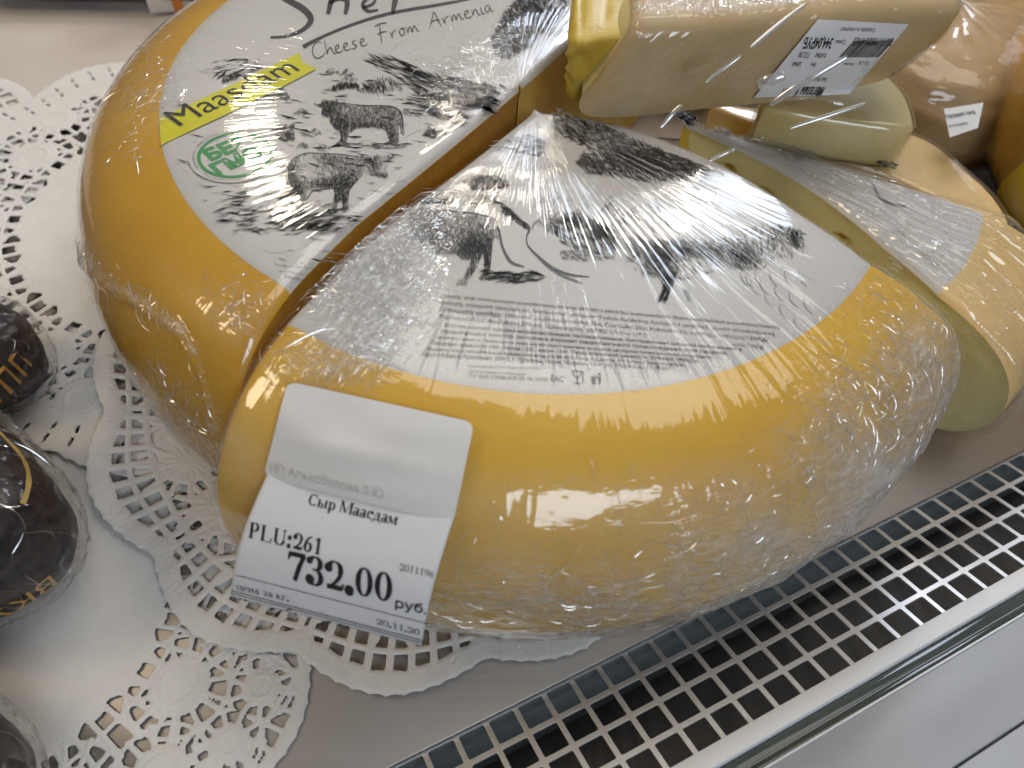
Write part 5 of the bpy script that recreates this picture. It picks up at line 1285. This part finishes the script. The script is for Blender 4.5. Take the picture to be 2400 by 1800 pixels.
TG.build('show_through_print', MAT['faint_ink'], tagt)

# ================================================================== black wrapped cheeses at the left edge
def black(label, c, rx, ry, h, seed, text=None, edge=True):
    t = thing('black_cheese', label, 'cheese', 'black wrapped cheeses')
    nu, nv = 110, 60; a = np.linspace(0, 2 * np.pi, nu); b = np.linspace(0, 1, nv); A, Bv = np.meshgrid(a, b, indexing='ij')
    ang = -np.pi / 2 + np.pi * Bv; cb = np.abs(np.cos(ang)) ** .38; sb = np.sign(np.sin(ang)) * np.abs(np.sin(ang)) ** .8
    for k, (nm, off, mm) in enumerate((('wax', 0.0, MAT['black_wax']), ('cling_film', 0.0014, MAT['film_dark']))):
        d = off + 0.0010 * fbm(A * 2.5, Bv * 6, seed + k, 3) + (0.0013 * ridged(A * 8 + Bv * 3, Bv * 3, seed + 3, 3) + 0.0008 * ridged(A * 3, Bv * 14, seed + 5, 2) if k else 0)
        d = d + 0.0045 * np.sin(A * 2 + seed) + 0.003 * np.sin(A * 3 + seed * 2) + 0.0025 * Bv * np.cos(A * 2 + 1)
        X, Y, Z = cb * np.cos(A) * (rx + d), cb * np.sin(A) * (ry + d), h / 2 + sb * (h / 2 + d * .6)
        P = np.stack([c[0] + X, c[1] + Y, 0.0045 + Z], -1)
        put(nm, mesh_np(nm, P.reshape(-1, 3), grid_faces(nu, nv), True, attrs={'crumple': np.full(nu * nv, .30 if k else 0)}), mm, t)
    rg = np.random.default_rng(seed); V, Fq = [], []
    for q in range(260):
        aa, bb = rg.uniform(0, 2 * np.pi), rg.uniform(0.15, 0.9); L = rg.uniform(.08, .35); th = rg.normal(1.2, .6); ns = 8; k = np.arange(ns + 1) / ns
        qa = aa + L * k * math.cos(th) + .05 * np.sin(k * 4 + q); qb = np.clip(bb + L * k * math.sin(th) * .8, 0.02, .98)
        an = -np.pi / 2 + np.pi * qb; c_ = np.abs(np.cos(an)) ** .38; s_ = np.sign(np.sin(an)) * np.abs(np.sin(an)) ** .8
        dd = 0.0042 + 0.0045 * np.sin(qa * 2 + seed) + 0.003 * np.sin(qa * 3 + seed * 2) + 0.0025 * qb * np.cos(qa * 2 + 1)
        P = np.c_[c[0] + c_ * np.cos(qa) * (rx + dd), c[1] + c_ * np.sin(qa) * (ry + dd), 0.0045 + h / 2 + s_ * (h / 2 + .0016)]
        t_ = np.gradient(P, axis=0); t_ /= np.linalg.norm(t_, axis=1)[:, None] + 1e-9; vd = np.c_[np.cos(qa), np.sin(qa), np.full(ns + 1, .6)]; sd = np.cross(t_, vd); sd /= np.linalg.norm(sd, axis=1)[:, None] + 1e-9
        sd = sd * math.cos(q) + vd * math.sin(q) * .6; wq = (rg.uniform(.00010, .00028) * np.sin(np.linspace(.2, 2.94, ns + 1)))[:, None]
        o_ = len(V) * 2 * (ns + 1); V.append(np.stack([P - sd * wq, P + sd * wq], 1).reshape(-1, 3)); i_ = np.arange(ns) * 2 + o_; Fq.append(np.c_[i_, i_ + 1, i_ + 3, i_ + 2])
    put('film_creases', mesh_np('film_creases', np.vstack(V), np.vstack(Fq), True), MAT['crease_dark'], t, 'stuff')
    if edge:     # bare line where the wax has been scraped along the upper edge
        q = np.linspace(-0.25, 1.9, 140); w = 0.0006 + 0.0005 * noise(q * 6, q * 0, seed)
        ring_ = []
        for s_ in (-1, 1):
            rr = 0.93 + s_ * w / rx; dd_ = 0.0045 * np.sin(q * 2 + seed) + 0.003 * np.sin(q * 3 + seed * 2) + 0.0023 * np.cos(q * 2 + 1); ring_.append(np.c_[c[0] + rr * (rx + dd_) * np.cos(q), c[1] + rr * (ry + dd_) * np.sin(q), 0.0045 + h * (0.955 - s_ * 0.010) + 0 * q])
        V = np.stack(ring_, 1).reshape(-1, 3); k = np.arange(139) * 2
        put('bare_edge', mesh_np('bare_edge', V, np.c_[k, k + 1, k + 3, k + 2], True), MAT['gold_edge'], t)
    return t
b1 = black('black wrapped cheese with gold stripes, uppermost of the three at the left edge', (-0.247, -0.074), 0.042, 0.034, 0.040, 101, edge=False)
b2 = black('black wrapped cheese with gold upside-down lettering in the middle of the left edge', (-0.206, -0.144), 0.046, 0.036, 0.056, 111)
b3 = black('black wrapped cheese in the lower left corner below the lettered one', (-0.196, -0.222), 0.040, 0.030, 0.040, 121)
def gold_text(par, cx, cy, rx, ry, h, lines):
    V_, T_, n_ = [], [], 0
    for (s, a_mid, z0, size) in lines:
        V, T = text_tris(s); V = V - [V[:, 0].mean(), 0]; V = V * size
        # upside down, wrapped round the side
        ang = a_mid - V[:, 0] / ((rx + ry) / 2) * 1.0; z = z0 - V[:, 1]
        zz = (z - 0.0045 - h / 2) / (h / 2); sb = np.clip(np.abs(zz), 0, .999) ** (1 / .8); cb = np.clip(1 - sb ** 2, 0.01, 1) ** .19
        P = np.c_[cx + cb * np.cos(ang) * (rx + 0.0056), cy + cb * np.sin(ang) * (ry + 0.0056), z]
        V_.append(P); T_.append(T + n_); n_ += len(P)
    put('gold_lettering', mesh_np('gold_lettering', np.vstack(V_), np.vstack(T_), False), MAT['gold'], par)
gold_text(b2, -0.206, -0.144, 0.046, 0.036, 0.056, [('ВКУСА', R(-52), 0.030, 0.0105), ('Дар', R(-46), 0.017, 0.0075)])
gold_text(b1, -0.247, -0.074, 0.042, 0.034, 0.040, [('ШШШШ', R(-30), 0.036, 0.014), ('Ш', R(-62), 0.034, 0.016)])
gold_text(b3, -0.196, -0.222, 0.040, 0.030, 0.040, [('Z', R(-20), 0.032, 0.012)])

# ================================================================== things at the far left edge
o = put('dark_dish', box_mesh('dark_dish', back(-60, -2, 0.010), np.array([0.185, 0.012, 0]), np.array([0, 0.12, 0]), np.array([0, 0, 0.014]), 0.006, 4), MAT['dark'])
tag(o, 'black dish standing on the cloth in the far left corner', 'dish')
bx = thing('card_box', 'white carton with an orange stripe behind the left half wheel', 'box')
p0 = back(352, 34, 0.003)
put('carton', box_mesh('carton', p0, np.array([0.10, 0.03, 0]), np.array([-0.01, 0.08, 0]), np.array([0, 0, 0.05]), 0.001, 2), MAT['liner'], bx)
put('stripe', box_mesh('stripe', p0 + np.array([0.0155, 0.004, 0.0]), np.array([0.006, 0.0018, 0]), np.array([0.0003, -0.0010, 0]), np.array([0, 0, 0.0492]), 0.0, 1), MAT['orange'], bx)

Q = Ink(lambda u, v: back(u, v, 0.0785)); Q.poly([(2212, 256), (2305, 240), (2292, 300), (2226, 322)]); lb_ = Q.build('label', MAT['liner'], bw)
Q = Ink(lambda u, v: back(u, v, 0.0790)); Q.text('Продукт сыр', (2220, 276), (2288, 264), 1.2, bold=.02); Q.text('сычужный', (2222, 298), (2270, 290), 1.1); Q.build('small_print', MAT['black_ink'], lb_)
